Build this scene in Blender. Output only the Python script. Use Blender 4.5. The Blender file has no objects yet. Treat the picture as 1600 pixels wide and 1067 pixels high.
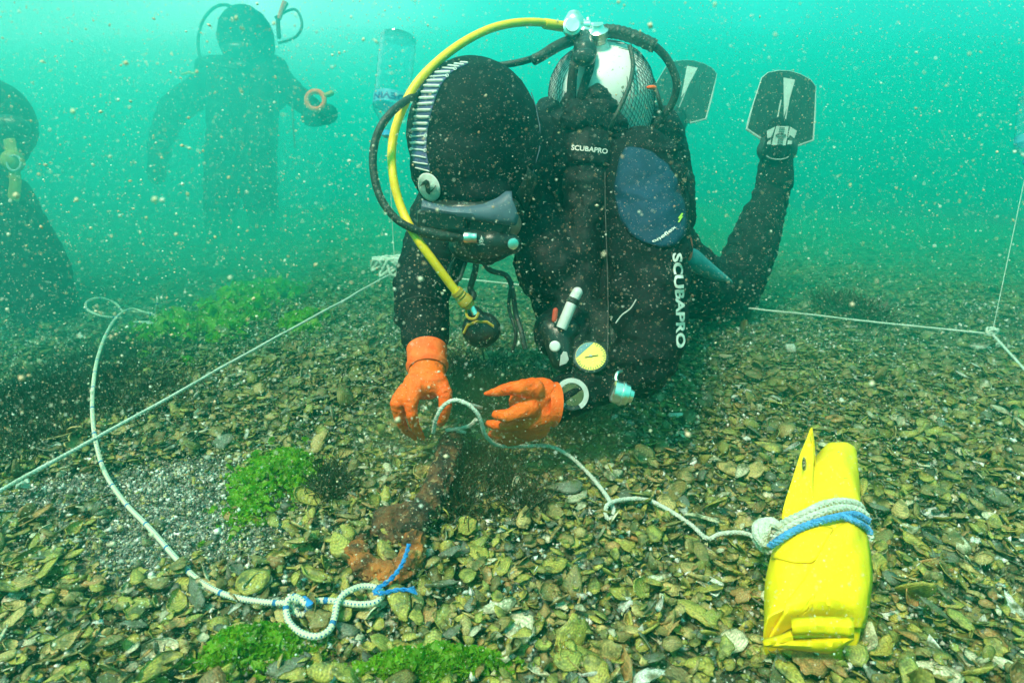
import bpy, bmesh, math, random
import numpy as np
from mathutils import Vector, Matrix, Quaternion, noise
from mathutils.bvhtree import BVHTree
random.seed(7); rng = np.random.default_rng(7)
scn = bpy.context.scene
col = scn.collection
R = math.radians

# ------------------------------------------------------------------ camera
CAM = Vector((0, 0, 0.55)); PITCH = R(17.0); F = 1000.0
FWD = Vector((0, math.cos(PITCH), -math.sin(PITCH)))
UP = Vector((0, math.sin(PITCH), math.cos(PITCH))); RT = Vector((1, 0, 0))
cd = bpy.data.cameras.new('camera'); cam = bpy.data.objects.new('camera', cd); col.objects.link(cam)
cam.location = CAM; cam.rotation_euler = (math.pi/2 - PITCH, 0, 0)
cd.sensor_width = 36; cd.lens = 36*F/1600; cd.clip_start = 0.02; cd.clip_end = 200
cd.dof.use_dof = True; cd.dof.focus_distance = 1.08; cd.dof.aperture_fstop = 8.0
scn.camera = cam

# ------------------------------------------------------------------ light
w = bpy.data.worlds.new('World'); scn.world = w; w.use_nodes = True
nt = w.node_tree; nt.nodes.clear()
N = nt.nodes.new; L = nt.links.new
out = N('ShaderNodeOutputWorld'); bg = N('ShaderNodeBackground'); L(bg.outputs[0], out.inputs[0])
tc = N('ShaderNodeTexCoord'); sp = N('ShaderNodeSeparateXYZ'); L(tc.outputs['Generated'], sp.inputs[0])
ramp = N('ShaderNodeValToRGB'); L(sp.outputs['Z'], ramp.inputs[0])
e = ramp.color_ramp.elements
e[0].position = 0.0; e[0].color = (0.015, 0.52, 0.40, 1)
e[1].position = 1.0; e[1].color = (0.30, 1.0, 0.86, 1)
a = e.new(0.08); a.color = (0.028, 0.70, 0.58, 1)
a = e.new(0.22); a.color = (0.08, 0.95, 0.80, 1)
# broad glow of the surface light towards the upper left
dot = N('ShaderNodeVectorMath'); dot.operation = 'DOT_PRODUCT'; L(tc.outputs['Generated'], dot.inputs[0])
gd = Vector((-0.75, 0.75, 0.50)).normalized(); dot.inputs[1].default_value = gd
mr = N('ShaderNodeMapRange'); L(dot.outputs['Value'], mr.inputs[0])
mr.inputs[1].default_value = 0.66; mr.inputs[2].default_value = 1.0; mr.inputs[3].default_value = 0; mr.inputs[4].default_value = 1
mr.interpolation_type = 'SMOOTHERSTEP'
mix = N('ShaderNodeMixRGB'); L(mr.outputs[0], mix.inputs[0]); L(ramp.outputs[0], mix.inputs[1]); mix.inputs[2].default_value = (0.75, 1.45, 1.30, 1)
wn = N('ShaderNodeTexNoise'); wn.inputs['Scale'].default_value = 4.5; wn.inputs['Detail'].default_value = 3; L(tc.outputs['Generated'], wn.inputs['Vector'])
wm = N('ShaderNodeMapRange'); L(wn.outputs[0], wm.inputs[0]); wm.inputs[1].default_value = .3; wm.inputs[2].default_value = .7; wm.inputs[3].default_value = .86; wm.inputs[4].default_value = 1.12
ws = N('ShaderNodeVectorMath'); ws.operation = 'SCALE'; L(mix.outputs[0], ws.inputs[0]); L(wm.outputs[0], ws.inputs['Scale']); L(ws.outputs[0], bg.inputs[0]); bg.inputs[1].default_value = 0.92
sd = bpy.data.lights.new('sun', 'SUN'); sun = bpy.data.objects.new('sun', sd); col.objects.link(sun)
sd.energy = 4.8; sd.angle = R(11.0); sd.color = (1.0, 0.88, 0.62)
SUNDIR = Vector((-0.30, -0.42, 0.85)).normalized()
sun.rotation_euler = SUNDIR.to_track_quat('Z', 'Y').to_euler()
HAZE_DENS = 0.16; HAZE_COL = (0.05, 0.93, 0.83); HAZE_G = 0.83
scn.view_settings.view_transform = 'Standard'; scn.view_settings.look = 'None'
scn.view_settings.exposure = 0.35; scn.view_settings.gamma = 1.0
scn.cycles.use_denoising = True
scn.cycles.max_bounces = 8; scn.cycles.volume_bounces = 2; scn.cycles.diffuse_bounces = 2
scn.cycles.glossy_bounces = 3; scn.cycles.transmission_bounces = 4; scn.cycles.transparent_max_bounces = 12
scn.cycles.caustics_reflective = False; scn.cycles.caustics_refractive = False
scn.cycles.sample_clamp_indirect = 4

# ------------------------------------------------------------------ helpers
def P(px, py, d):
    return CAM + d*(FWD + RT*((px-800)/F) - UP*((py-533.5)/F))
def terr(x, y):
    s = np.sin; c = np.cos
    z = 0.012*s(2.1*x+.5)*c(1.7*y+.3) + 0.008*s(5.3*x+2.2*y) + 0.006*c(7.9*y-3.1*x) + 0.003*s(17*x-9*y)
    far = np.maximum(0, y-2.4)
    return z - 0.05*far
def G(px, py, h=0.0):
    r = (FWD + RT*((px-800)/F) - UP*((py-533.5)/F)); d = 1.0
    for _ in range(25):
        p = CAM + r*d
        t = float(terr(np.float64(p.x), np.float64(p.y))) + h
        d += (p.z - t)/max(0.15, -r.z)*0.7
        d = max(0.2, min(d, 12))
    return CAM + r*d
def world_origin(o):
    v = Vector((0, 0, 0))
    while o is not None: v += o.location; o = o.parent
    return v
def tag(o, label=None, cat=None, group=None, kind=None):
    if label: o['label'] = label
    if cat: o['category'] = cat
    if group: o['group'] = group
    if kind: o['kind'] = kind
    return o
def empty(name, loc, label, cat, group=None):
    o = bpy.data.objects.new(name, None); col.objects.link(o); o.location = loc; o.empty_display_size = .1
    return tag(o, label, cat, group)
def link_mesh(name, me, mat=None, parent=None, smooth=True):
    """mesh with world coordinates -> object under parent"""
    o = bpy.data.objects.new(name, me); col.objects.link(o)
    if parent is not None:
        off = world_origin(parent); me.transform(Matrix.Translation(-off)); o.parent = parent
    else:
        n = len(me.vertices); co = np.empty(n*3); me.vertices.foreach_get('co', co); co = co.reshape(-1, 3)
        c = Vector(((co[:,0].min()+co[:,0].max())/2, (co[:,1].min()+co[:,1].max())/2, co[:,2].min()))
        me.transform(Matrix.Translation(-c)); o.location = c
    if mat and not me.materials: me.materials.append(mat)
    elif mat: me.materials[0] = mat
    if smooth:
        me.polygons.foreach_set('use_smooth', [True]*len(me.polygons))
        if len(me.polygons) < 4000: me.set_sharp_from_angle(angle=R(42))
    return o
class MB:
    def __init__(s): s.v = []; s.f = []; s.uv = []
    def add(s, vs, fs, uvs=None):
        o = len(s.v); s.v += [tuple(p) for p in vs]; s.f += [tuple(i+o for i in f) for f in fs]
        s.uv += uvs if uvs else [(0, 0)]*len(vs); return s
    def ell(s, c, r, rot=None, n=16, m=10):
        c = Vector(c); vs = []; fs = []
        for i in range(m+1):
            t = math.pi*i/m
            for j in range(n):
                a = 2*math.pi*j/n
                p = Vector((r[0]*math.sin(t)*math.cos(a), r[1]*math.sin(t)*math.sin(a), r[2]*math.cos(t)))
                if rot is not None: p = rot @ p
                vs.append(c+p)
        for i in range(m):
            for j in range(n):
                fs.append((i*n+j, (i+1)*n+j, (i+1)*n+(j+1) % n, i*n+(j+1) % n))
        return s.add(vs, fs)
    def tube(s, pts, rad, n=8, cap=True, flat=None, closed=False):
        pts = [Vector(p) for p in pts]; k = len(pts)
        if not hasattr(rad, '__len__'): rad = [rad]*k
        T = []
        for i in range(k):
            a = pts[(i-1) % k if closed else max(0, i-1)]; b = pts[(i+1) % k if closed else min(k-1, i+1)]
            t = (b-a); T.append(t.normalized() if t.length > 1e-9 else Vector((0, 0, 1)))
        nrm = T[0].orthogonal().normalized()
        if flat is not None: nrm = (Vector(flat) - T[0]*Vector(flat).dot(T[0])).normalized()
        vs = []; fs = []; uv = []; Ls = 0
        for i in range(k):
            if i: Ls += (pts[i]-pts[i-1]).length; nrm = (nrm - T[i]*nrm.dot(T[i])).normalized()
            b = T[i].cross(nrm); r = rad[i]; ra, rb = r if hasattr(r, '__len__') else (r, r)
            for j in range(n):
                a = 2*math.pi*j/n; vs.append(pts[i] + nrm*math.cos(a)*ra + b*math.sin(a)*rb); uv.append((Ls, j/n))
        for i in range(k if closed else k-1):
            i2 = (i+1) % k
            for j in range(n): fs.append((i*n+j, i*n+(j+1) % n, i2*n+(j+1) % n, i2*n+j))
        if cap and not closed:
            fs.append(tuple(range(n-1, -1, -1))); fs.append(tuple((k-1)*n+j for j in range(n)))
        return s.add(vs, fs, uv)
    def cap(s, p0, r0, p1, r1, n=16):
        """tapered capsule"""
        p0 = Vector(p0); p1 = Vector(p1); ax = (p1-p0); l = ax.length; ax.normalize()
        pts = []; rad = []
        for i in range(6):
            t = math.pi/2*i/5; pts.append(p0 - ax*r0*math.cos(t)); rad.append(max(1e-4, r0*math.sin(t)))
        for i in range(1, 5): pts.append(p0.lerp(p1, i/5)); rad.append(r0+(r1-r0)*i/5)
        for i in range(6):
            t = math.pi/2*i/5; pts.append(p1 + ax*r1*math.sin(t)); rad.append(max(1e-4, r1*math.cos(t)))
        return s.tube(pts, rad, n)
    def lathe(s, base, axis, prof, n=24, caps=True):
        axis = Vector(axis).normalized(); base = Vector(base); return s.tube([base+axis*h for h, r in prof], [r for h, r in prof], n, caps)
    def box(s, c, sx, sy, sz, rot=None):
        vs = []
        for x in (-1, 1):
            for y in (-1, 1):
                for z in (-1, 1):
                    p = Vector((x*sx/2, y*sy/2, z*sz/2)); p = rot @ p if rot is not None else p; vs.append(Vector(c)+p)
        return s.add(vs, [(0,1,3,2),(4,6,7,5),(0,4,5,1),(2,3,7,6),(0,2,6,4),(1,5,7,3)])
    def mesh(s, name='m'):
        me = bpy.data.meshes.new(name); me.from_pydata(s.v, [], s.f)
        if s.uv:
            ul = me.uv_layers.new(name='UVMap'); n = len(me.loops); vi = np.empty(n, dtype=np.int32); me.loops.foreach_get('vertex_index', vi)
            ul.data.foreach_set('uv', np.array(s.uv, dtype=np.float32)[vi].ravel())
        me.update(); return me
    def build(s, name, mat=None, parent=None, smooth=True, bevel=0):
        o = link_mesh(name, s.mesh(name), mat, parent, smooth)
        if bevel: m = o.modifiers.new('b', 'BEVEL'); m.width = bevel; m.segments = 2; m.limit_method = 'ANGLE'
        return o
    def blob(s, name, mat, parent, voxel=.008, smooth=4, folds=0, fscale=.06, foldaxis=None):
        me = s.mesh(name); t = bpy.data.objects.new('tmp', me); col.objects.link(t)
        m = t.modifiers.new('r', 'REMESH'); m.mode = 'VOXEL'; m.voxel_size = voxel
        m = t.modifiers.new('s', 'SMOOTH'); m.iterations = smooth; m.factor = .6
        dg = bpy.context.evaluated_depsgraph_get(); me2 = bpy.data.meshes.new_from_object(t.evaluated_get(dg))
        bpy.data.objects.remove(t); bpy.data.meshes.remove(me)
        if folds:
            n = len(me2.vertices); co = np.empty(n*3, dtype=np.float32); no = np.empty(n*3, dtype=np.float32)
            me2.vertices.foreach_get('co', co); me2.vertices.foreach_get('normal', no); co = co.reshape(-1, 3); no = no.reshape(-1, 3)
            dsp = np.empty(n)
            for i in range(n):
                p = Vector(co[i])/fscale
                q = Vector((p.x, p.y, p.z*1.8))
                v = noise.noise(q) ; dsp[i] = (1-abs(v)*2.2)*.7 + noise.noise(q*2.7)*.35
            co += no*(dsp[:, None]*folds); me2.vertices.foreach_set('co', co.ravel()); me2.update()
        me2.name = name
        bv = BVHTree.FromPolygons([v.co.copy() for v in me2.vertices], [tuple(p.vertices) for p in me2.polygons])
        o = link_mesh(name, me2, mat, parent); o_bvh[o.name] = bv
        return o, bv
o_bvh = {}
def bvh_of(o):
    off = world_origin(o); me = o.data
    return BVHTree.FromPolygons([v.co+off for v in me.vertices], [tuple(p.vertices) for p in me.polygons])
def bvh_many(obs):
    vs = []; fs = []
    for o in obs:
        off = world_origin(o); b = len(vs); vs += [v.co+off for v in o.data.vertices]; fs += [tuple(i+b for i in p.vertices) for p in o.data.polygons]
    return BVHTree.FromPolygons(vs, fs)
def hit(bv, px, py, off=.002, dflt=None):
    r = (P(px, py, 1)-CAM).normalized(); h = bv.ray_cast(CAM, r)
    if h[0] is None: return None
    n = h[1]; n = -n if n.dot(r) > 0 else n
    return h[0] + n*off
def project(bv, pix, off=.002):
    """pixel points laid onto a surface; misses keep the depth of the nearest hit"""
    res = [hit(bv, x, y, off) for x, y in pix]; good = [i for i, p in enumerate(res) if p is not None]
    if not good: return [P(x, y, 1.2) for x, y in pix]
    for i, p in enumerate(res):
        if p is None:
            j = min(good, key=lambda k: (pix[k][0]-pix[i][0])**2+(pix[k][1]-pix[i][1])**2)
            d = (res[j]-CAM).dot(FWD); res[i] = P(pix[i][0], pix[i][1], d+.01)
    return res
def fan(bv, poly, name, mat, parent, off=.002, rings=8, seg=60, hole=None, thick=.0015):
    pl = resample(poly, seg, True); c = (sum(p[0] for p in pl)/seg, sum(p[1] for p in pl)/seg)
    pix = []; fs = []
    for k in range(rings+1):
        t = k/rings
        for j, b in enumerate(pl):
            if hole: a = hole[j % len(hole)]; pix.append((a[0]+(b[0]-a[0])*t, a[1]+(b[1]-a[1])*t))
            else: t2 = .02+.98*t; pix.append((c[0]+(b[0]-c[0])*t2, c[1]+(b[1]-c[1])*t2))
    for k in range(rings):
        for j in range(seg): fs.append((k*seg+j, k*seg+(j+1) % seg, (k+1)*seg+(j+1) % seg, (k+1)*seg+j))
    if not hole: fs.append(tuple(range(seg-1, -1, -1)))
    m = MB(); m.add(project(bv, pix, off), fs); o = m.build(name, mat, parent)
    if thick: s = o.modifiers.new('s', 'SOLIDIFY'); s.thickness = thick; s.offset = 0
    return o
def resample(pts, n, closed=False):
    pts = [Vector((p[0], p[1], p[2] if len(p) > 2 else 0)) for p in pts]
    if closed: pts = pts+[pts[0]]
    ls = [0]
    for a, b in zip(pts, pts[1:]): ls.append(ls[-1]+(b-a).length)
    out = []
    for i in range(n):
        t = ls[-1]*i/(n if closed else n-1); k = max(0, min(len(pts)-2, int(np.searchsorted(ls, t, 'right'))-1))
        u = (t-ls[k])/max(1e-9, ls[k+1]-ls[k]); out.append(pts[k].lerp(pts[k+1], min(1, u)))
    return out
def strip(bv, A, B, name, mat, parent, off=.002, n=30, m=5, thick=.0015):
    A = resample(A, n); B = resample(B, n); pix = []
    for k in range(m+1):
        for a, b in zip(A, B): q = a.lerp(b, k/m); pix.append((q[0], q[1]))
    fs = [(k*n+j, k*n+j+1, (k+1)*n+j+1, (k+1)*n+j) for k in range(m) for j in range(n-1)]
    mb = MB(); mb.add(project(bv, pix, off), fs); o = mb.build(name, mat, parent)
    if thick: s = o.modifiers.new('s', 'SOLIDIFY'); s.thickness = thick; s.offset = 0
    return o
def smooth_path(pts, n=8, closed=False):
    pts = [Vector(p) for p in pts]; out = []; k = len(pts)
    for i in range(k if closed else k-1):
        if closed: a, b, c, d = pts[(i-1) % k], pts[i], pts[(i+1) % k], pts[(i+2) % k]
        else: a, b, c, d = pts[max(0, i-1)], pts[i], pts[i+1], pts[min(k-1, i+2)]
        for j in range(n):
            t = j/n; out.append(.5*((2*b)+(c-a)*t+(2*a-5*b+4*c-d)*t*t+(3*b-a-3*c+d)*t**3))
    if not closed: out.append(pts[-1])
    return out
def text_mesh(txt, off=.0, shear=0, align='LEFT'):
    c = bpy.data.curves.new('t', 'FONT'); c.body = txt; c.offset = off; c.shear = shear; c.size = 1; c.resolution_u = 3; c.align_x = align
    t = bpy.data.objects.new('t', c); col.objects.link(t); dg = bpy.context.evaluated_depsgraph_get()
    me = bpy.data.meshes.new_from_object(t.evaluated_get(dg)); bpy.data.objects.remove(t); bpy.data.curves.remove(c)
    bm = bmesh.new(); bm.from_mesh(me); bmesh.ops.triangulate(bm, faces=bm.faces[:]); bmesh.ops.remove_doubles(bm, verts=bm.verts[:], dist=1e-4)
    long_e = [e for e in bm.edges if e.calc_length() > .25]; bmesh.ops.subdivide_edges(bm, edges=long_e, cuts=2); bmesh.ops.triangulate(bm, faces=bm.faces[:])
    vs = [(v.co.x, v.co.y) for v in bm.verts]; fs = [tuple(v.index for v in f.verts) for f in bm.faces]; bm.free(); bpy.data.meshes.remove(me)
    return vs, fs
def text_on(bv, txt, path, height, name, mat, parent, off=.003, bold=.02, shear=0, flip=False):
    """text laid along a pixel path on a surface"""
    vs, fs = text_mesh(txt, bold, shear); x0 = min(v[0] for v in vs); x1 = max(v[0] for v in vs)
    pl = [Vector((p[0], p[1])) for p in resample(path, 60)]; pix = []
    for x, y in vs:
        t = (x-x0)/(x1-x0)*59; i = min(58, int(t)); p = pl[i].lerp(pl[i+1], t-i); d = (pl[min(59, i+1)]-pl[max(0, i-1)]).normalized()
        up = Vector((d.y, -d.x)); up = -up if flip else up
        q = p + up*(y/.7*height); pix.append((q.x, q.y))
    m = MB(); m.add(project(bv, pix, off), fs); return m.build(name, mat, parent, smooth=False)

# ------------------------------------------------------------------ materials
def mat(name, c, rough=.6, c2=None, scale=20, bump=0, bscale=60, metal=0, spec=.5, detail=5, lo=.35, hi=.65, trans=0, sss=0, coat=0, alpha=1, speck=None):
    m = bpy.data.materials.new(name); m.use_nodes = True; t = m.node_tree; b = t.nodes['Principled BSDF']
    b.inputs['Roughness'].default_value = rough; b.inputs['Metallic'].default_value = metal
    b.inputs['Specular IOR Level'].default_value = spec; b.inputs['Base Color'].default_value = (*c, 1)
    b.inputs['Coat Weight'].default_value = coat; b.inputs['Alpha'].default_value = alpha
    if trans: b.inputs['Transmission Weight'].default_value = trans; b.inputs['IOR'].default_value = 1.15
    tcn = t.nodes.new('ShaderNodeTexCoord')
    if c2:
        n = t.nodes.new('ShaderNodeTexNoise'); n.inputs['Scale'].default_value = scale; n.inputs['Detail'].default_value = detail
        t.links.new(tcn.outputs['Object'], n.inputs['Vector'])
        r = t.nodes.new('ShaderNodeValToRGB'); r.color_ramp.elements[0].position = lo; r.color_ramp.elements[1].position = hi
        r.color_ramp.elements[0].color = (*c, 1); r.color_ramp.elements[1].color = (*c2, 1)
        t.links.new(n.outputs[0], r.inputs[0]); src = r.outputs[0]
        if speck:   # sediment grains settled on the surface
            v = t.nodes.new('ShaderNodeTexNoise'); v.inputs['Scale'].default_value = speck[1]; v.inputs['Detail'].default_value = 2
            t.links.new(tcn.outputs['Object'], v.inputs['Vector'])
            r2 = t.nodes.new('ShaderNodeValToRGB'); r2.color_ramp.elements[0].position = speck[2]; r2.color_ramp.elements[1].position = speck[2]+.04
            t.links.new(v.outputs[0], r2.inputs[0]); mx = t.nodes.new('ShaderNodeMixRGB'); t.links.new(r2.outputs[0], mx.inputs[0])
            t.links.new(src, mx.inputs[1]); mx.inputs[2].default_value = (*speck[0], 1); src = mx.outputs[0]
        t.links.new(src, b.inputs['Base Color'])
    if bump:
        n = t.nodes.new('ShaderNodeTexNoise'); n.inputs['Scale'].default_value = bscale; n.inputs['Detail'].default_value = 6
        t.links.new(tcn.outputs['Object'], n.inputs['Vector']); bp = t.nodes.new('ShaderNodeBump'); bp.inputs['Strength'].default_value = bump
        bp.inputs['Distance'].default_value = .01; t.links.new(n.outputs[0], bp.inputs['Height']); t.links.new(bp.outputs[0], b.inputs['Normal'])
    return m
M = {}
M['neo'] = mat('neoprene', (.003, .004, .006), .75, (.009, .011, .014), 30, .5, 45, speck=((.10, .11, .08), 330, .70), spec=.12)
M['neofine'] = mat('neoprene_hood', (.003, .005, .008), .7, (.007, .010, .013), 40, .35, 90, speck=((.12, .13, .10), 300, .69), spec=.12)
M['vest'] = mat('vest_nylon', (.004, .006, .008), .6, (.012, .015, .017), 50, .8, 35, speck=((.09, .10, .07), 300, .72), spec=.18)
M['rubber'] = mat('hose_rubber', (.012, .018, .018), .5, (.03, .04, .035), 60, .3, 200)
M['plastic'] = mat('black_plastic', (.01, .012, .013), .35, (.022, .026, .026), 30, .15, 90)
M['blue'] = mat('blue_neoprene', (.005, .032, .07), .75, (.008, .045, .10), 25, .35, 60, speck=((.15, .2, .22), 330, .70), spec=.25)
M['print'] = mat('white_print', (.72, .74, .72), .6, (.60, .62, .60), 80)
M['lime'] = mat('lime_print', (.45, .75, .05), .6)
M['orange'] = mat('orange_glove_latex', (1.0, .10, .004), .6, (1.0, .145, .008), 40, .35, 120, spec=.35, speck=((.5, .07, .01), 160, .68))
M['cuff'] = mat('orange_cuff_latex', (1.0, .10, .012), .6, (1.0, .16, .03), 60, .25, 120, spec=.3)
M['yhose'] = mat('yellow_hose', (.88, .56, .01), .45, (.95, .64, .015), 40, .1, 90)
M['ydim'] = mat('yellow_plastic', (.48, .32, .03), .5, (.34, .23, .03), 40)
M['chrome'] = mat('chrome', (.95, .96, .94), .30, (.75, .77, .76), 60, .1, 50, metal=1)
M['tank'] = mat('white_tank_paint', (.90, .89, .88), .35, (.80, .77, .80), 14, .08, 40, speck=((.30, .28, .22), 45, .70))
M['net'] = mat('tank_net', (.03, .035, .06), .7)
M['skirt'] = mat('mask_silicone', (.075, .115, .17), .55, (.05, .08, .125), 30, .1, 60)
M['glass'] = mat('mask_glass', (.01, .02, .022), .06)
M['skin'] = mat('skin', (.42, .16, .12), .55, (.36, .13, .10), 30)
M['purple'] = mat('purple_strip', (.07, .075, .22), .6, (.05, .055, .16), 40)
M['yellow'] = mat('yellow_bag_fabric', (.97, .66, .004), .55, (.90, .58, .004), 9, .6, 16, spec=.35, speck=((.55, .42, .02), 130, .72))
M['hole'] = mat('bag_hole_rim', (.25, .17, .03), .7)
M['rope'] = mat('white_rope', (.74, .74, .68), .8, (.55, .56, .50), 120, .6, 300)
M['line'] = mat('thin_white_line', (.62, .68, .62), .8, (.42, .50, .42), 25, .4, 300)
M['bluerope'] = mat('blue_rope', (.06, .24, .62), .7, (.10, .36, .78), 120, .6, 300)
M['twine'] = mat('blue_twine', (.01, .16, .55), .6, (.02, .26, .7), 150, .4, 300)
M['rust'] = mat('rust', (.09, .035, .015), .95, (.50, .15, .03), 32, 1.0, 110, lo=.4, hi=.62, speck=((.45, .24, .08), 60, .62))
M['rustdark'] = mat('dark_rust', (.030, .018, .012), .95, (.17, .07, .03), 38, 1.0, 120, lo=.42, hi=.6, speck=((.3, .2, .1), 90, .64))
M['wgrey'] = mat('pale_grey_plastic', (.48, .50, .50), .45, (.38, .40, .40), 60, .1, 90)
M['white'] = mat('white_plastic', (.72, .72, .74), .4, (.6, .6, .62), 50)
M['red'] = mat('red_plastic', (.55, .06, .03), .5)
M['cfaceY'] = mat('compass_yellow', (.80, .70, .10), .5, (.70, .58, .08), 60)
M['cfaceB'] = mat('compass_blue', (.02, .18, .24), .4)
M['dark'] = mat('dark_marking', (.02, .02, .02), .6)
M['teal'] = mat('teal_fabric', (.03, .20, .24), .7, (.04, .26, .30), 40)
M['finblade'] = mat('fin_blade', (.008, .025, .028), .7, (.015, .04, .038), 30, spec=.15)
M['finlight'] = mat('fin_pale_print', (.40, .48, .46), .6, (.32, .40, .38), 60)
M['algae'] = None

def leafmat(name, c1, c2, tr=.45):
    m = bpy.data.materials.new(name); m.use_nodes = True; t = m.node_tree; t.nodes.clear()
    o = t.nodes.new('ShaderNodeOutputMaterial'); d = t.nodes.new('ShaderNodeBsdfPrincipled'); tl = t.nodes.new('ShaderNodeBsdfTranslucent'); mx = t.nodes.new('ShaderNodeMixShader')
    g = t.nodes.new('ShaderNodeTexNoise'); g.inputs['Scale'].default_value = 35; tcn = t.nodes.new('ShaderNodeTexCoord'); t.links.new(tcn.outputs['Object'], g.inputs['Vector'])
    r = t.nodes.new('ShaderNodeValToRGB'); r.color_ramp.elements[0].position = .35; r.color_ramp.elements[1].position = .65
    r.color_ramp.elements[0].color = (*c1, 1); r.color_ramp.elements[1].color = (*c2, 1); t.links.new(g.outputs[0], r.inputs[0])
    t.links.new(r.outputs[0], d.inputs['Base Color']); t.links.new(r.outputs[0], tl.inputs[0]); d.inputs['Roughness'].default_value = .45
    mx.inputs[0].default_value = tr; t.links.new(d.outputs[0], mx.inputs[1]); t.links.new(tl.outputs[0], mx.inputs[2]); t.links.new(mx.outputs[0], o.inputs[0]); return m
M['ulva'] = leafmat('sea_lettuce', (.13, .35, .008), (.34, .60, .03), .6)
M['brown'] = leafmat('brown_seaweed', (.030, .036, .018), (.075, .075, .03), .3)

def shellmat():
    m = bpy.data.materials.new('shell'); m.use_nodes = True; t = m.node_tree; b = t.nodes['Principled BSDF']; n = t.nodes.new; l = t.links.new
    at = n('ShaderNodeAttribute'); at.attribute_name = 'tint'; uv = n('ShaderNodeUVMap'); s = n('ShaderNodeSeparateXYZ'); l(uv.outputs[0], s.inputs[0])
    geo = n('ShaderNodeNewGeometry')
    # growth rings from the radial coordinate, distorted by noise
    nz = n('ShaderNodeTexNoise'); nz.inputs['Scale'].default_value = 140; nz.inputs['Detail'].default_value = 4; l(geo.outputs['Position'], nz.inputs['Vector'])
    ma = n('ShaderNodeMath'); ma.operation = 'MULTIPLY_ADD'; l(s.outputs[0], ma.inputs[0]); ma.inputs[1].default_value = 46; l(nz.outputs[0], ma.inputs[2])
    mb = n('ShaderNodeMath'); mb.operation = 'SINE'; l(ma.outputs[0], mb.inputs[0])
    mr1 = n('ShaderNodeMapRange'); l(mb.outputs[0], mr1.inputs[0]); mr1.inputs[1].default_value = -1; mr1.inputs[3].default_value = .72; mr1.inputs[4].default_value = 1.12
    mul = n('ShaderNodeVectorMath'); mul.operation = 'SCALE'; l(at.outputs['Color'], mul.inputs[0]); l(mr1.outputs[0], mul.inputs['Scale'])
    # film of algae / silt in patches
    n2 = n('ShaderNodeTexNoise'); n2.inputs['Scale'].default_value = 55; n2.inputs['Detail'].default_value = 6; l(geo.outputs['Position'], n2.inputs['Vector'])
    r = n('ShaderNodeValToRGB'); r.color_ramp.elements[0].position = .47; r.color_ramp.elements[1].position = .66; l(n2.outputs[0], r.inputs[0])
    mx = n('ShaderNodeMixRGB'); l(r.outputs[0], mx.inputs[0]); l(mul.outputs[0], mx.inputs[1]); mx.inputs[2].default_value = (.085, .095, .032, 1)
    # fine pits
    n3 = n('ShaderNodeTexNoise'); n3.inputs['Scale'].default_value = 420; n3.inputs['Detail'].default_value = 2; l(geo.outputs['Position'], n3.inputs['Vector'])
    r3 = n('ShaderNodeMapRange'); l(n3.outputs[0], r3.inputs[0]); r3.inputs[1].default_value = .3; r3.inputs[2].default_value = .7; r3.inputs[3].default_value = .55; r3.inputs[4].default_value = 1.35
    m3 = n('ShaderNodeVectorMath'); m3.operation = 'SCALE'; l(mx.outputs[0], m3.inputs[0]); l(r3.outputs[0], m3.inputs['Scale'])
    l(m3.outputs[0], b.inputs['Base Color']); b.inputs['Roughness'].default_value = .5; b.inputs['Specular IOR Level'].default_value = .4
    bp = n('ShaderNodeBump'); bp.inputs['Strength'].default_value = .5; bp.inputs['Distance'].default_value = .002; l(n3.outputs[0], bp.inputs['Height']); l(bp.outputs[0], b.inputs['Normal'])
    return m
M['shell'] = shellmat()

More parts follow.
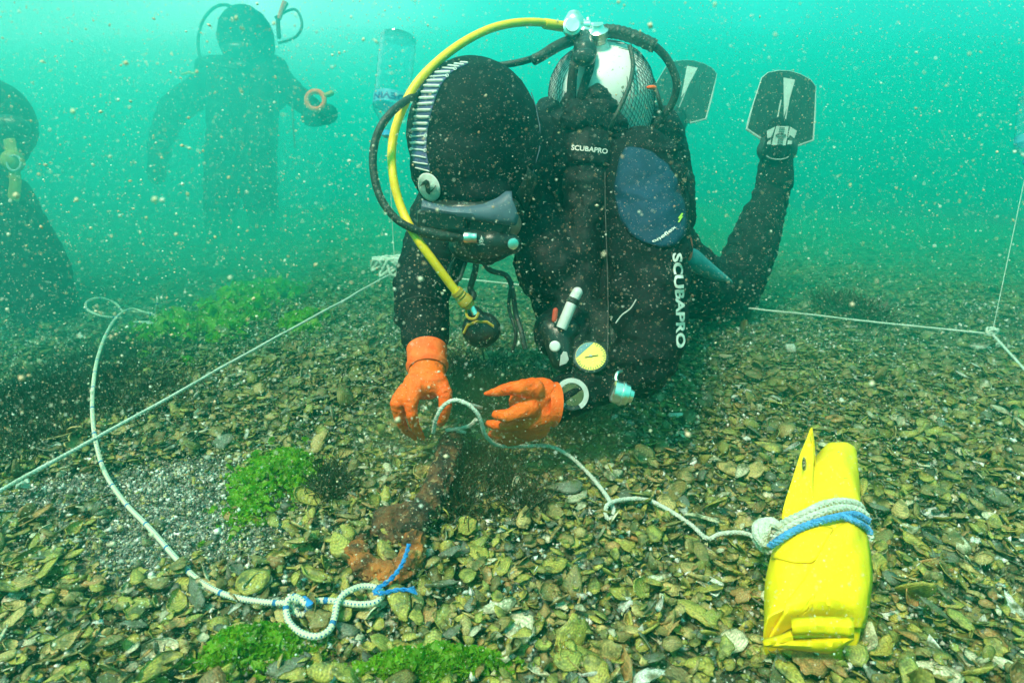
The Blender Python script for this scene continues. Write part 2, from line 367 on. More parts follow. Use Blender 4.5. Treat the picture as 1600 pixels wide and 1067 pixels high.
def seabedmat():
    m = bpy.data.materials.new('seabed'); m.use_nodes = True; t = m.node_tree; b = t.nodes['Principled BSDF']; n = t.nodes.new; l = t.links.new
    tcn = n('ShaderNodeTexCoord'); v1 = n('ShaderNodeTexVoronoi'); v1.inputs['Scale'].default_value = 38; v1.inputs['Randomness'].default_value = 1
    nz = n('ShaderNodeTexNoise'); nz.inputs['Scale'].default_value = 9; nz.inputs['Detail'].default_value = 7; l(tcn.outputs['Object'], nz.inputs['Vector'])
    ds = n('ShaderNodeMixRGB'); ds.blend_type = 'ADD'; ds.inputs[0].default_value = .12; l(tcn.outputs['Object'], ds.inputs[1]); l(nz.outputs['Color'], ds.inputs[2]); l(ds.outputs[0], v1.inputs['Vector'])
    hs = n('ShaderNodeValToRGB'); E = hs.color_ramp.elements; E[0].color = (.022, .028, .014, 1); E[1].position = 1; E[1].color = (.24, .22, .10, 1)
    k = E.new(.35); k.color = (.06, .065, .03, 1); k = E.new(.75); k.color = (.12, .115, .05, 1)
    sx = n('ShaderNodeSeparateXYZ'); l(v1.outputs['Color'], sx.inputs[0]); l(sx.outputs[0], hs.inputs[0])
    gz = n('ShaderNodeTexNoise'); gz.inputs['Scale'].default_value = 260; gz.inputs['Detail'].default_value = 3; l(tcn.outputs['Object'], gz.inputs['Vector'])
    gr = n('ShaderNodeValToRGB'); gr.color_ramp.elements[0].position = .42; gr.color_ramp.elements[1].position = .66
    gr.color_ramp.elements[0].color = (.14, .15, .13, 1); gr.color_ramp.elements[1].color = (.62, .62, .58, 1); l(gz.outputs[0], gr.inputs[0])
    at = n('ShaderNodeAttribute'); at.attribute_name = 'sand'
    mx = n('ShaderNodeMixRGB'); l(at.outputs['Fac'], mx.inputs[0]); l(hs.outputs[0], mx.inputs[1]); l(gr.outputs[0], mx.inputs[2])
    # broad patches
    bz = n('ShaderNodeTexNoise'); bz.inputs['Scale'].default_value = 1.6; bz.inputs['Detail'].default_value = 5; l(tcn.outputs['Object'], bz.inputs['Vector'])
    br = n('ShaderNodeMapRange'); l(bz.outputs[0], br.inputs[0]); br.inputs[1].default_value = .35; br.inputs[2].default_value = .65; br.inputs[3].default_value = .55; br.inputs[4].default_value = 1.25
    sc = n('ShaderNodeVectorMath'); sc.operation = 'SCALE'; l(mx.outputs[0], sc.inputs[0]); l(br.outputs[0], sc.inputs['Scale']); l(sc.outputs[0], b.inputs['Base Color'])
    b.inputs['Roughness'].default_value = .8
    hm = n('ShaderNodeMath'); hm.operation = 'ADD'; l(v1.outputs['Distance'], hm.inputs[0]); l(gz.outputs[0], hm.inputs[1])
    bp = n('ShaderNodeBump'); bp.inputs['Strength'].default_value = .9; bp.inputs['Distance'].default_value = .006; l(hm.outputs[0], bp.inputs['Height']); l(bp.outputs[0], b.inputs['Normal'])
    return m
def braidmat():
    m = bpy.data.materials.new('flecked_braid'); m.use_nodes = True; t = m.node_tree; b = t.nodes['Principled BSDF']; n = t.nodes.new; l = t.links.new
    uv = n('ShaderNodeUVMap'); s = n('ShaderNodeSeparateXYZ'); l(uv.outputs[0], s.inputs[0])
    def math_(op, a, b_=None, c=None):
        q = n('ShaderNodeMath'); q.operation = op
        for i, x in enumerate((a, b_, c)):
            if x is None: continue
            if isinstance(x, (int, float)): q.inputs[i].default_value = x
            else: l(x, q.inputs[i])
        return q.outputs[0]
    U = math_('MULTIPLY', s.outputs[0], 2*math.pi/.0085); V = math_('MULTIPLY', s.outputs[1], 2*math.pi*2)
    a = math_('SINE', math_('ADD', U, V)); c = math_('SINE', math_('SUBTRACT', U, V)); pr = math_('MULTIPLY', a, c)
    fl = math_('GREATER_THAN', pr, .62)
    v2 = math_('GREATER_THAN', math_('SINE', math_('MULTIPLY', s.outputs[0], 2*math.pi/.085)), .985)
    fk = math_('MAXIMUM', fl, v2)
    mx = n('ShaderNodeMixRGB'); l(fk, mx.inputs[0]); mx.inputs[1].default_value = (.70, .68, .50, 1); mx.inputs[2].default_value = (.02, .16, .42, 1)
    l(mx.outputs[0], b.inputs['Base Color']); b.inputs['Roughness'].default_value = .75
    bp = n('ShaderNodeBump'); bp.inputs['Strength'].default_value = .6; bp.inputs['Distance'].default_value = .001; l(math_('MULTIPLY', math_('SINE', math_('MULTIPLY', U, 3)), c), bp.inputs['Height']); l(bp.outputs[0], b.inputs['Normal'])
    return m
M['braid'] = braidmat()
def petmat():
    m = bpy.data.materials.new('clear_pet'); m.use_nodes = True; t = m.node_tree; t.nodes.clear()
    o = t.nodes.new('ShaderNodeOutputMaterial'); a = t.nodes.new('ShaderNodeBsdfTransparent'); g = t.nodes.new('ShaderNodeBsdfGlossy'); g.inputs['Roughness'].default_value = .12
    a.inputs[0].default_value = (.78, .95, .97, 1); mx = t.nodes.new('ShaderNodeMixShader'); f = t.nodes.new('ShaderNodeLayerWeight'); f.inputs[0].default_value = .25
    t.links.new(f.outputs['Facing'], mx.inputs[0]); t.links.new(a.outputs[0], mx.inputs[1]); t.links.new(g.outputs[0], mx.inputs[2]); t.links.new(mx.outputs[0], o.inputs[0]); return m
M['pet'] = petmat()
M['label'] = mat('bottle_label', (.10, .42, .62), .5, alpha=.75); M['labeltxt'] = mat('label_text', (.01, .08, .25), .5)
M['cap'] = mat('blue_cap', (.03, .30, .62), .4)

# ------------------------------------------------------------------ setting: seabed
def sand_mask(x, y):
    """bare gritty patches between the shells"""
    def b(cx, cy, rx, ry, a=0):
        dx = x-cx; dy = y-cy; u = dx*math.cos(a)+dy*math.sin(a); v = -dx*math.sin(a)+dy*math.cos(a)
        return np.clip(1.25-np.sqrt((u/rx)**2+(v/ry)**2), 0, 1)*1.6
    s1 = G(300, 830); s2 = G(240, 760); s3 = G(560, 700)
    m = b(s1.x, s1.y, .15, .12)+b(s2.x, s2.y, .22, .07, .3)+b(s3.x, s3.y, .09, .05)*.4
    wob = .25*np.sin(31*x+7*y)+.2*np.sin(23*y-13*x)
    return np.clip(m+wob*(m > .05), 0, 1)
xs = np.concatenate([np.linspace(-26, -3, 24)[:-1], np.linspace(-3, 3, 300), np.linspace(3, 26, 24)[1:]])
ys = np.concatenate([np.linspace(-8, .2, 10)[:-1], np.linspace(.2, 5, 240), np.linspace(5, 26, 30)[1:]])
X, Y = np.meshgrid(xs, ys); Z = terr(X, Y)
rough = .004*np.sin(61*X+33*Y)*np.sin(47*Y-21*X)
Z = Z + rough*(np.abs(X) < 3)*(Y > .2)*(Y < 5)
nx, ny = len(xs), len(ys)
vv = np.stack([X.ravel(), Y.ravel(), Z.ravel()], 1)
ii = (np.arange(ny-1)[:, None]*nx+np.arange(nx-1)[None, :]).ravel()
ff = np.stack([ii, ii+1, ii+nx+1, ii+nx], 1)
def np_mesh(name, v, f, tint=None, uv=None):
    me = bpy.data.meshes.new(name); me.vertices.add(len(v)); me.vertices.foreach_set('co', v.astype(np.float32).ravel())
    k = f.shape[1]; me.loops.add(len(f)*k); me.loops.foreach_set('vertex_index', f.astype(np.int32).ravel())
    me.polygons.add(len(f)); me.polygons.foreach_set('loop_start', np.arange(0, len(f)*k, k, dtype=np.int32))
    me.update(calc_edges=True)
    if tint is not None:
        a = me.color_attributes.new('tint', 'FLOAT_COLOR', 'POINT'); a.data.foreach_set('color', np.concatenate([tint, np.ones((len(v), 1))], 1).astype(np.float32).ravel())
    if uv is not None:
        ul = me.uv_layers.new(name='UVMap'); ul.data.foreach_set('uv', uv[f.ravel()].astype(np.float32).ravel())
    return me
me = np_mesh('seabed', vv, ff)
a = me.attributes.new('sand', 'FLOAT', 'POINT'); a.data.foreach_set('value', sand_mask(vv[:, 0], vv[:, 1]).astype(np.float32))
me.materials.append(seabedmat()); me.polygons.foreach_set('use_smooth', [True]*len(me.polygons))
sb = bpy.data.objects.new('seabed', me); col.objects.link(sb)
tag(sb, 'seabed of grey grit and mud under broken shells', None, kind='structure')

# haze box (the turbid water)
hz = MB().box((0, 9, -1.7), 54, 36, 6.6).mesh('haze'); ho = bpy.data.objects.new('haze', hz); col.objects.link(ho); ho['kind'] = 'stuff'
ho['label'] = 'green turbid sea water filling the whole place'
hm = bpy.data.materials.new('turbid_water'); hm.use_nodes = True; t = hm.node_tree; t.nodes.clear()
o = t.nodes.new('ShaderNodeOutputMaterial'); pv = t.nodes.new('ShaderNodeVolumePrincipled'); t.links.new(pv.outputs[0], o.inputs['Volume'])
pv.inputs['Density'].default_value = HAZE_DENS; pv.inputs['Color'].default_value = (*HAZE_COL, 1); pv.inputs['Anisotropy'].default_value = HAZE_G
pv.inputs['Absorption Color'].default_value = (0, 0, 0, 1)
hz.materials.append(hm)
def silt(c, r, dens, colr, g, label, rz=0):
    o = MB().ell(Vector((0, 0, 0)), r, None, 40, 24).mesh('silt_cloud'); ob = bpy.data.objects.new('silt_cloud', o); col.objects.link(ob); ob.location = c; ob.rotation_euler.z = rz
    m = bpy.data.materials.new('silt'); m.use_nodes = True; t = m.node_tree; t.nodes.clear(); q = t.nodes.new('ShaderNodeOutputMaterial'); v = t.nodes.new('ShaderNodeVolumePrincipled')
    t.links.new(v.outputs[0], q.inputs['Volume']); v.inputs['Density'].default_value = dens; v.inputs['Color'].default_value = (*colr, 1); v.inputs['Anisotropy'].default_value = g; v.inputs['Absorption Color'].default_value = (0, 0, 0, 1)
    o.materials.append(m); tag(ob, label, 'silt', None, 'stuff'); return ob
silt((0.3, 8.2, .10), (12, 6.2, 1.48), .11, (.05, .95, .80), .7, 'broad bank of green murk hanging over the far seabed')
silt((0.1, 3.6, -.12), (3.9, 2.5, .33), .62, (.10, .85, .55), .55, 'low green mist of silt lying over the middle of the seabed')
silt((-1.75, 2.05, .45), (1.15, 1.20, .95), .48, (.20, .93, .82), .6, 'stirred murk around the diver at the left edge')
silt(P(770, 690, 1.16), (.26, .20, .13), 1.1, (.55, .60, .25), .3, 'brown puff of stirred silt below the orange gloves')

# ------------------------------------------------------------------ shells
def shell_proto(kind, rings, seg, seed):
    r = np.random.default_rng(seed); th = np.linspace(0, 2*np.pi, seg, endpoint=False)
    ph = r.uniform(0, 6.28, 4)
    if kind == 'mussel':   # teardrop
        R0 = .5*(1+.0*th); ox = np.cos(th)*.5; oy = np.sin(th)*(.25+.13*np.cos(th)); apex = (-.38, -.02); H = .10
    elif kind == 'clam':
        ox = np.cos(th)*.48; oy = np.sin(th)*(.40+.05*np.sin(th)); apex = (-.02, -.26); H = .085
    elif kind == 'oyster':
        w = 1+.10*np.sin(3*th+ph[0])+.07*np.sin(5*th+ph[1]); ox = np.cos(th)*.5*w; oy = np.sin(th)*.34*w; apex = (-.2, 0); H = .07
    else:                  # broken piece
        w = 1+.22*np.sin(2*th+ph[0])+.18*np.sin(3*th+ph[1])+.12*np.sin(5*th+ph[2]); ox = np.cos(th)*.42*w; oy = np.sin(th)*.30*w; apex = (.1, 0.05); H = .08
    jag = 1+r.normal(0, .05, seg)-.22*np.exp(-((th-ph[0])/.45)**2)*(kind != 'clam'); ox *= jag; oy *= jag
    v = [(apex[0], apex[1], H)]; uv = [(0, 0)]
    for k in range(1, rings+1):
        q = k/rings; z = H*(1-q**2.2)
        rib = 1+(.02*np.cos(th*9) if kind == 'clam' else 0)*q
        for j in range(seg):
            rr = rib[j] if kind == 'clam' else 1
            v.append((apex[0]+(ox[j]-apex[0])*q*rr, apex[1]+(oy[j]-apex[1])*q*rr, z+r.normal(0, .008)+(.02*math.sin(th[j]*2+ph[3])*q))); uv.append((q, j/seg))
    f = [(0, 1+j, 1+(j+1) % seg) for j in range(seg)]
    for k in range(rings-1):
        for j in range(seg):
            a0 = 1+k*seg+j; a1 = 1+k*seg+(j+1) % seg; b0 = a0+seg; b1 = a1+seg
            f.append((a0, b0, b1)); f.append((a0, b1, a1))
    # folded-over rim gives the edge its thickness
    n0 = len(v)
    for j in range(seg):
        p = v[1+(rings-1)*seg+j]; v.append((p[0]*.94, p[1]*.94, p[2]-.03)); uv.append((1, j/seg))
    for j in range(seg):
        a0 = 1+(rings-1)*seg+j; a1 = 1+(rings-1)*seg+(j+1) % seg; f.append((a0, n0+j, n0+(j+1) % seg)); f.append((a0, n0+(j+1) % seg, a1))
    return np.array(v), np.array(f), np.array(uv)
KINDS = ['mussel', 'clam', 'oyster', 'piece']
PAL = {'olive': (.47, .39, .08), 'tan': (.55, .40, .15), 'rusty': (.46, .25, .09), 'slate': (.17, .18, .14), 'pale': (.74, .68, .48), 'green': (.38, .36, .08), 'umber': (.28, .21, .07), 'white': (.82, .82, .76)}
PN = list(PAL); PW = np.array([.28, .17, .08, .08, .07, .16, .14, .02]); PW /= PW.sum()
def frustum_pts(n, y0, y1, margin):
    out = np.empty((0, 2))
    while len(out) < n:
        y = rng.uniform(y0, y1, n*2); x = rng.uniform(-1, 1, n*2)*(.82*y1+margin); k = np.abs(x) < .82*(y*.96+.17)+margin
        out = np.concatenate([out, np.stack([x[k], y[k]], 1)])
    return out[:n]
near = frustum_pts(29000, .28, 1.7, .18); mid = frustum_pts(21000, 1.7, 3.3, .25); far_ = frustum_pts(7000, 3.3, 5.5, .3)
pts = np.concatenate([near, mid, far_]); n = len(pts)
size = np.exp(rng.normal(math.log(.0178), .43, n)); size = np.clip(size, .008, .055)
size[len(near):] *= 1.15; size[len(near)+len(mid):] *= 1.6
sm = sand_mask(pts[:, 0], pts[:, 1]); keep = rng.uniform(0, 1, n) > sm*.90
size = np.where(sm > .3, size*.62, size)
kind = rng.choice(4, n, p=[.38, .15, .15, .32]); tone = rng.choice(len(PN), n, p=PW)
flip = rng.uniform(0, 1, n) < .5
ang = rng.uniform(0, 2*np.pi, n); tiltd = np.abs(rng.normal(0, .55, n)); tiltd = np.clip(tiltd, 0, 1.35); ta = rng.uniform(0, 2*np.pi, n)
lay = rng.uniform(0, 1, n)**1.5*.020
# rotation matrices
def rots(ang, tilt, ta, flip):
    c, s = np.cos(ang), np.sin(ang); Rz = np.zeros((len(ang), 3, 3)); Rz[:, 0, 0] = c; Rz[:, 0, 1] = -s; Rz[:, 1, 0] = s; Rz[:, 1, 1] = c; Rz[:, 2, 2] = 1
    fl = np.where(flip, -1.0, 1.0); Rz[:, :, 1] *= fl[:, None]; Rz[:, :, 2] *= fl[:, None]
    ax = np.stack([np.cos(ta), np.sin(ta), np.zeros_like(ta)], 1); K = np.zeros((len(ang), 3, 3))
    K[:, 0, 2] = ax[:, 1]; K[:, 2, 0] = -ax[:, 1]; K[:, 1, 2] = -ax[:, 0]; K[:, 2, 1] = ax[:, 0]
    st, ct = np.sin(tilt)[:, None, None], np.cos(tilt)[:, None, None]
    A = np.eye(3)[None]+st*K+(1-ct)*(K@K); return A@Rz
Rm = rots(ang, tiltd, ta, flip)
pz = terr(pts[:, 0], pts[:, 1])+lay+size*.10+size*np.sin(tiltd)*.22
pos = np.concatenate([pts, pz[:, None]], 1)
rel = pos-np.array(CAM); dep = rel@np.array(FWD); sxp = 800+F*(rel@np.array(RT))/dep; syp = 533.5-F*(rel@np.array(UP))/dep
vis = keep & (sxp > 5) & (sxp < 1595) & (syp > 560) & (syp < 1062) & (dep > .2)
score = np.where(vis, size/dep*(1+lay*20), -1); top = np.argsort(-score)[:290]
lib = {(k, s_): shell_proto(KINDS[k], 5, 16, 100+k*10+s_) for k in range(4) for s_ in range(3)}
SL = {'mussel': 'mussel shell half', 'clam': 'rounded clam shell half', 'oyster': 'wavy oyster shell', 'piece': 'shell fragment'}
TL = {'olive': 'olive-yellow', 'tan': 'tan', 'rusty': 'rusty brown', 'slate': 'dark slate', 'pale': 'pale cream', 'green': 'green-filmed', 'umber': 'dark brown', 'white': 'bright white'}
LM = [('the yellow bag', 1275, 900), ('the bag flap tip', 1267, 690), ('the braided loop', 495, 960), ('the rusty rim', 600, 875), ('the left green clump', 440, 765), ('the cord curl', 953, 795), ('the cord kink', 1110, 840), ('the bare grit', 290, 830), ('the bottom left corner', 40, 1040), ('the bottom right corner', 1560, 1040), ('the right edge', 1590, 800), ('the left edge', 10, 880), ('the bottom middle', 900, 1060), ('the bottom left algae', 395, 1028), ('the bottom algae mat', 672, 1050), ('the gloves', 760, 680), ('the left grid line', 300, 620), ('the right grid corner', 1550, 530)]
SEEN = {}
proto_me = {}
for i in top:
    k = int(kind[i]); s_ = int(i) % 3; key = (k, s_, int(tone[i]))
    if key not in proto_me:
        v, f, u = lib[(k, s_)]; c = np.array(PAL[PN[tone[i]]])*.88; m_ = np_mesh('shell_'+KINDS[k], v, f, np.tile(c, (len(v), 1)), u); m_.materials.append(M['shell'])
        m_.polygons.foreach_set('use_smooth', [True]*len(m_.polygons)); proto_me[key] = m_
    o = bpy.data.objects.new('shell', proto_me[key]); col.objects.link(o)
    mt = Matrix([list(r_) for r_ in Rm[i]]).to_4x4(); mt = Matrix.Translation(Vector(pos[i])) @ mt @ Matrix.Scale(float(size[i])*1.05, 4); o.matrix_world = mt
    lx, ly = float(sxp[i]), float(syp[i]); nm_, ax_, ay_ = min(LM, key=lambda q: (q[1]-lx)**2+((q[2]-ly)*1.3)**2); dx_, dy_ = lx-ax_, ly-ay_; far_d = math.hypot(dx_, dy_)
    where = ('left of ' if dx_ < 0 else 'right of ') if abs(dx_) > 1.6*abs(dy_) else ('nearer than ' if dy_ > 0 else 'beyond ') if abs(dy_) > 1.6*abs(dx_) else (('front left of ' if dx_ < 0 else 'front right of ') if dy_ > 0 else ('back left of ' if dx_ < 0 else 'back right of '))
    big = 'large ' if size[i] > .040 else 'small ' if size[i] < .026 else ''
    lab_seen = globals().setdefault('lab_seen', {})
    base_ = big+TL[PN[tone[i]]]+SL[KINDS[k]]+str(bool(flip[i]))+str(far_d < 70)+where+nm_
    twin = SEEN.get(base_); SEEN[base_] = (o, far_d)
    tag(o, big+TL[PN[tone[i]]]+' '+SL[KINDS[k]]+', '+('hollow up' if flip[i] else 'domed up')+', '+('close ' if far_d < 70 else '')+where+nm_, 'shell', 'loose shells covering the seabed')
    if twin: far_one = o if far_d > twin[1] else twin[0]; far_one['label'] = far_one['label'].replace(', hollow up', ', farther, hollow up').replace(', domed up', ', farther, domed up')
rest = keep.copy(); rest[top] = False
def joined(name, idx, protos, label):
    V = []; Fc = []; T = []; U = []; o_ = 0
    for k in range(4):
        for s_ in range(3):
            sel = idx[(kind[idx] == k) & (idx % 3 == s_)]
            if not len(sel): continue
            v, f, u = protos[(k, s_)]; nv = len(v)
            w_ = np.einsum('nij,vj->nvi', Rm[sel], v)*size[sel][:, None, None]+pos[sel][:, None, :]
            V.append(w_.reshape(-1, 3)); Fc.append((f[None]+(np.arange(len(sel))*nv)[:, None, None]+o_).reshape(-1, 3)); o_ += len(sel)*nv
            c = np.array([PAL[q] for q in PN])[tone[sel]]*rng.uniform(.6, 1.25, (len(sel), 1)); fo_ = np.clip((pos[sel, 1]-.65)/1.2, 0, 1)[:, None]; c = c*.85; c = c*(1-fo_)+(c*.35+np.array([[.035, .055, .02]]))*fo_;  T.append(np.repeat(c, nv, 0)); U.append(np.tile(u, (len(sel), 1)))  # tint greens and darkens with distance, painting the light's falloff into the colour
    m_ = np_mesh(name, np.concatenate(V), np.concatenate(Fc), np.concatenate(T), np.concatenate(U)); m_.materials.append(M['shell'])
    m_.polygons.foreach_set('use_smooth', [True]*len(m_.polygons)); o = bpy.data.objects.new(name, m_); col.objects.link(o)
    return tag(o, label, 'shells', kind='stuff')
low = {(k, s_): shell_proto(KINDS[k], 2, 9, 200+k*10+s_) for k in range(4) for s_ in range(3)}
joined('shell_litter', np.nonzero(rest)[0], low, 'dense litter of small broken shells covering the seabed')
# gravel grit on the sandy patches and in the gaps
def grit(name, n, y0, y1, s0, label, sand_only):
    p = frustum_pts(n*(6 if sand_only else 1), y0, y1, .1)
    if sand_only: p = p[sand_mask(p[:, 0], p[:, 1]) > .25][:n]
    n = len(p); s = np.exp(rng.normal(math.log(s0), .4, n)); tet = np.array([(1, 0, -.3), (-.5, .87, -.3), (-.5, -.87, -.3), (0, 0, 1), (.2, .1, -.9)]); fc = np.array([(0, 1, 3), (1, 2, 3), (2, 0, 3), (1, 0, 4), (2, 1, 4), (0, 2, 4)])
    Rr = rots(rng.uniform(0, 6.28, n), rng.uniform(0, 1.5, n), rng.uniform(0, 6.28, n), np.zeros(n, bool))
    ps = np.concatenate([p, (terr(p[:, 0], p[:, 1])+.004+rng.uniform(0, .01, n)*(0 if sand_only else 1))[:, None]], 1)
    V = (np.einsum('nij,vj->nvi', Rr, tet)*s[:, None, None]*rng.uniform(.6, 1.4, (n, 1, 3))+ps[:, None]).reshape(-1, 3); Fc = (fc[None]+(np.arange(n)*5)[:, None, None]).reshape(-1, 3)
    cc = np.array([(.80, .80, .76), (.14, .15, .13), (.42, .41, .36), (.45, .40, .22), (.09, .10, .09)])[rng.choice(5, n, p=[.2, .3, .2, .15, .15])]
    m_ = np_mesh(name, V, Fc, np.repeat(cc, 5, 0), np.zeros((n*5, 2))); m_.materials.append(M['shell']); o = bpy.data.objects.new(name, m_); col.objects.link(o)
    tag(o, label, 'gravel', kind='stuff')
grit('grit', 16000, .45, 1.5, .0022, 'pale and dark grit lying bare on the sandy patch', True)
grit('shell_crumbs', 30000, .3, 2.2, .0035, 'crumbs of broken shell filling gaps between larger shells', False)

# ------------------------------------------------------------------ seaweed
def weed(name, label, cat, px, py, rx, ry, h, n, mt, leaf=.012, lobes=7, seed=1, kind=None, group=None, thin=False):
    r = random.Random(seed); c = G(px, py, 0); ex = (G(px+rx, py, 0)-c).length; ey = (G(px, py-ry, 0)-c).length
    m = MB(); L_ = [(r.uniform(-.8, .8), r.uniform(-.75, .75), r.uniform(.25, .5)) for _ in range(lobes)]
    for i in range(n):
        a, b, s_ = r.choice(L_); k_ = r.choice((.35, .5, .75)); u = r.gauss(a, s_*k_); v = r.gauss(b, s_*k_)
        x = c.x+u*ex; y = c.y+v*ey; z0 = float(terr(np.float64(x), np.float64(y)))+.006
        hh = h*max(.12, 1-(u*u+v*v)*.6)*r.uniform(.1, 1)
        if thin:
            d = Vector((r.gauss(0, .5), r.gauss(0, .5), 1)).normalized(); p = Vector((x, y, z0)); pp = [p.copy()]
            for k in range(4): d = (d+Vector((r.gauss(0, .35), r.gauss(0, .35), r.gauss(-.05, .25)))).normalized(); p = p+d*leaf*r.uniform(.6, 1.3); pp.append(p.copy())
            m.tube(pp, [leaf*.07]*5, 3, False)
        else:
            # ruffled blade: 3 x 4 sheet
            d = Vector((r.gauss(0, 1), r.gauss(0, 1), r.uniform(.1, 1.2))).normalized(); s = d.cross(Vector((r.gauss(0, 1), r.gauss(0, 1), r.gauss(0, .5)))).normalized(); nn = d.cross(s)
            p0 = Vector((x, y, z0+hh)); vs = []; ls = leaf*r.choice((.5, .8, 1.2, 2.0))*r.uniform(.8, 1.2); ph = r.uniform(0, 6)
            for q in range(4):
                for k in range(3):
                    wd = (.35+.65*math.sin(.4+q*.85))*ls*.75
                    vs.append(p0+d*ls*(q/3-.3)+s*wd*(k-1)+nn*ls*.30*math.sin(ph+q*1.9+k*2.4))
            m.add(vs, [(q*3+k, q*3+k+1, q*3+k+4, q*3+k+3) for q in range(3) for k in range(2)])
    o = m.build(name, mt, None, smooth=False); return tag(o, label, cat, group, kind)
weed('sea_lettuce', 'bright green sea lettuce clump on the grit left of the rusty iron', 'seaweed', 442, 765, 66, 46, .035, 4200, M['ulva'], .0058, 9, 3)
weed('sea_lettuce', 'green sea lettuce growing at the bottom edge below the braided knot', 'seaweed', 400, 1028, 80, 26, .03, 4800, M['ulva'], .0050, 10, 4)
weed('sea_lettuce', 'wide dark green sea lettuce mat at the bottom edge, right of the left clump', 'seaweed', 672, 1054, 100, 18, .025, 4600, M['ulva'], .0050, 10, 5)
weed('sea_lettuce', 'soft green algae patch far left beyond the grid line', 'seaweed', 360, 485, 75, 34, .05, 900, M['ulva'], .022, 7, 6)
weed('sea_lettuce', 'faint small green algae patch just right of the grid line', 'seaweed', 490, 512, 45, 14, .03, 350, M['ulva'], .016, 5, 7)
weed('brown_seaweed', 'large dark brown weed patch behind the standing loop of braided rope', 'seaweed', 190, 590, 130, 60, .018, 6500, M['brown'], .011, 9, 8, thin=True)
weed('brown_seaweed', 'dark weed in the lower left beside the murky cut off diver', 'seaweed', 50, 655, 110, 60, .02, 5000, M['brown'], .011, 7, 18, thin=True)
weed('brown_seaweed', 'dark weed tuft on the far side of the right grid line', 'seaweed', 1290, 490, 45, 18, .06, 700, M['brown'], .022, 5, 9, thin=True)
weed('brown_seaweed', 'small reddish brown weed tuft beside the bright green clump', 'seaweed', 520, 772, 28, 26, .03, 420, M['brown'], .012, 4, 10, thin=True)
weed('brown_seaweed', 'low dark weed under the hands of the kneeling diver', 'seaweed', 800, 640, 130, 45, .03, 2600, M['brown'], .018, 8, 11, thin=True)
weed('brown_seaweed', 'dark weed shadowing the seabed right of the iron bar', 'seaweed', 765, 760, 70, 50, .02, 1300, M['brown'], .012, 6, 12, thin=True)

# ------------------------------------------------------------------ ropes and lines
def on_ground(pix, h=.012):
    out = []
    for p in pix:
        if len(p) == 3 and p[2] > .3: out.append(P(*p))
        else: out.append(G(p[0], p[1], h if len(p) < 3 else p[2]))
    return out
def rope(name, label, cat, pts, r, mt, parent=None, n=8, sm=6, **k):
    o = MB().tube(smooth_path(pts, sm), r, n).build(name, mt, parent)
    return tag(o, label, cat, k.get('group')) if parent is None else o
def twisted(pts, r, strands=3, pitch=.02, n=6):
    pts = resample([tuple(p) for p in smooth_path(pts, 8)], max(12, int(sum((b-a).length for a, b in zip(pts, pts[1:]))/.003)))
    m = MB(); T = [(pts[min(len(pts)-1, i+1)]-pts[max(0, i-1)]).normalized() for i in range(len(pts))]; nr = T[0].orthogonal().normalized(); fr = []; l = 0; Ls = []
    for i in range(len(pts)):
        if i: l += (pts[i]-pts[i-1]).length
        nr = (nr-T[i]*nr.dot(T[i])).normalized(); fr.append((nr.copy(), T[i].cross(nr))); Ls.append(l)
    for s in range(strands):
        q = []
        for i, p in enumerate(pts):
            a = 2*math.pi*(s/strands+Ls[i]/pitch); q.append(p+(fr[i][0]*math.cos(a)+fr[i][1]*math.sin(a))*r*.52)
        m.tube(q, r*.56, n)
    return m
A_ = G(617, 425, .11); B_ = G(1550, 522, .06); C0 = G(-60, 812, .06); D_ = G(1680, 660, .05)
def sag(a, b, s, n=14, wob=.004):
    return [a.lerp(b, i/n)-Vector((0, 0, s*4*(i/n)*(1-i/n)))+Vector((0, 0, random.gauss(0, wob*.3))) for i in range(n+1)]
gl = twisted(sag(C0+Vector((0, 0, .01)), A_, 0, 16), .0036, 3, .02, 5).build('grid_line', M['line']); tag(gl, 'taut white grid line running from the lower left to the far knot', 'rope')
kn = MB()
def knot(c, r, t, turns=3, seed=0):
    rr = random.Random(seed); q = []
    for i in range(turns*8+1):
        a = 2*math.pi*i/8; q.append(Vector(c)+Vector((rr.uniform(.6, 1)*r*math.cos(a+rr.uniform(-.3, .3)), rr.uniform(.5, 1)*r*math.sin(a)*.8, r*.6*math.sin(a*1.3+i*.4)+r*.2)))
    return MB().tube(smooth_path(q, 4), t, 6)
knot(G(36, 757, .03), .009, .0035, 2, 2).build('knot', M['line'], gl)
gl2 = twisted(sag(A_, B_+Vector((0, 0, .0)), .0, 16), .0032, 3, .02, 5).build('grid_line', M['line']); tag(gl2, 'white grid line crossing the seabed behind the kneeling diver', 'rope')
gl3 = twisted(sag(B_, D_, .0, 6), .0032, 3, .02, 5).build('grid_line', M['line']); tag(gl3, 'short white grid line leaving the frame at the right edge', 'rope')
knot(G(1562, 540, .03), .008, .003, 2, 5).build('knot', M['line'], gl3)
ck = MB(); 
ckr = knot(B_+Vector((0, 0, .004)), .016, .003, 3, 7).build('corner_knot', M['line']); tag(ckr, 'small white corner knot where the right grid lines meet', 'knot')
pile = knot(A_+Vector((0, 0, .01)), .055, .006, 7, 9)
for i in range(5):
    c_ = A_+Vector((random.uniform(-.09, .06), random.uniform(-.03, .03), .02)); mm = knot(c_, .035, .006, 3, 20+i); pile.add(mm.v, mm.f, mm.uv)
tag(pile.build('corner_knot', M['line']), 'bulky tangle of white line at the far left grid corner', 'knot')

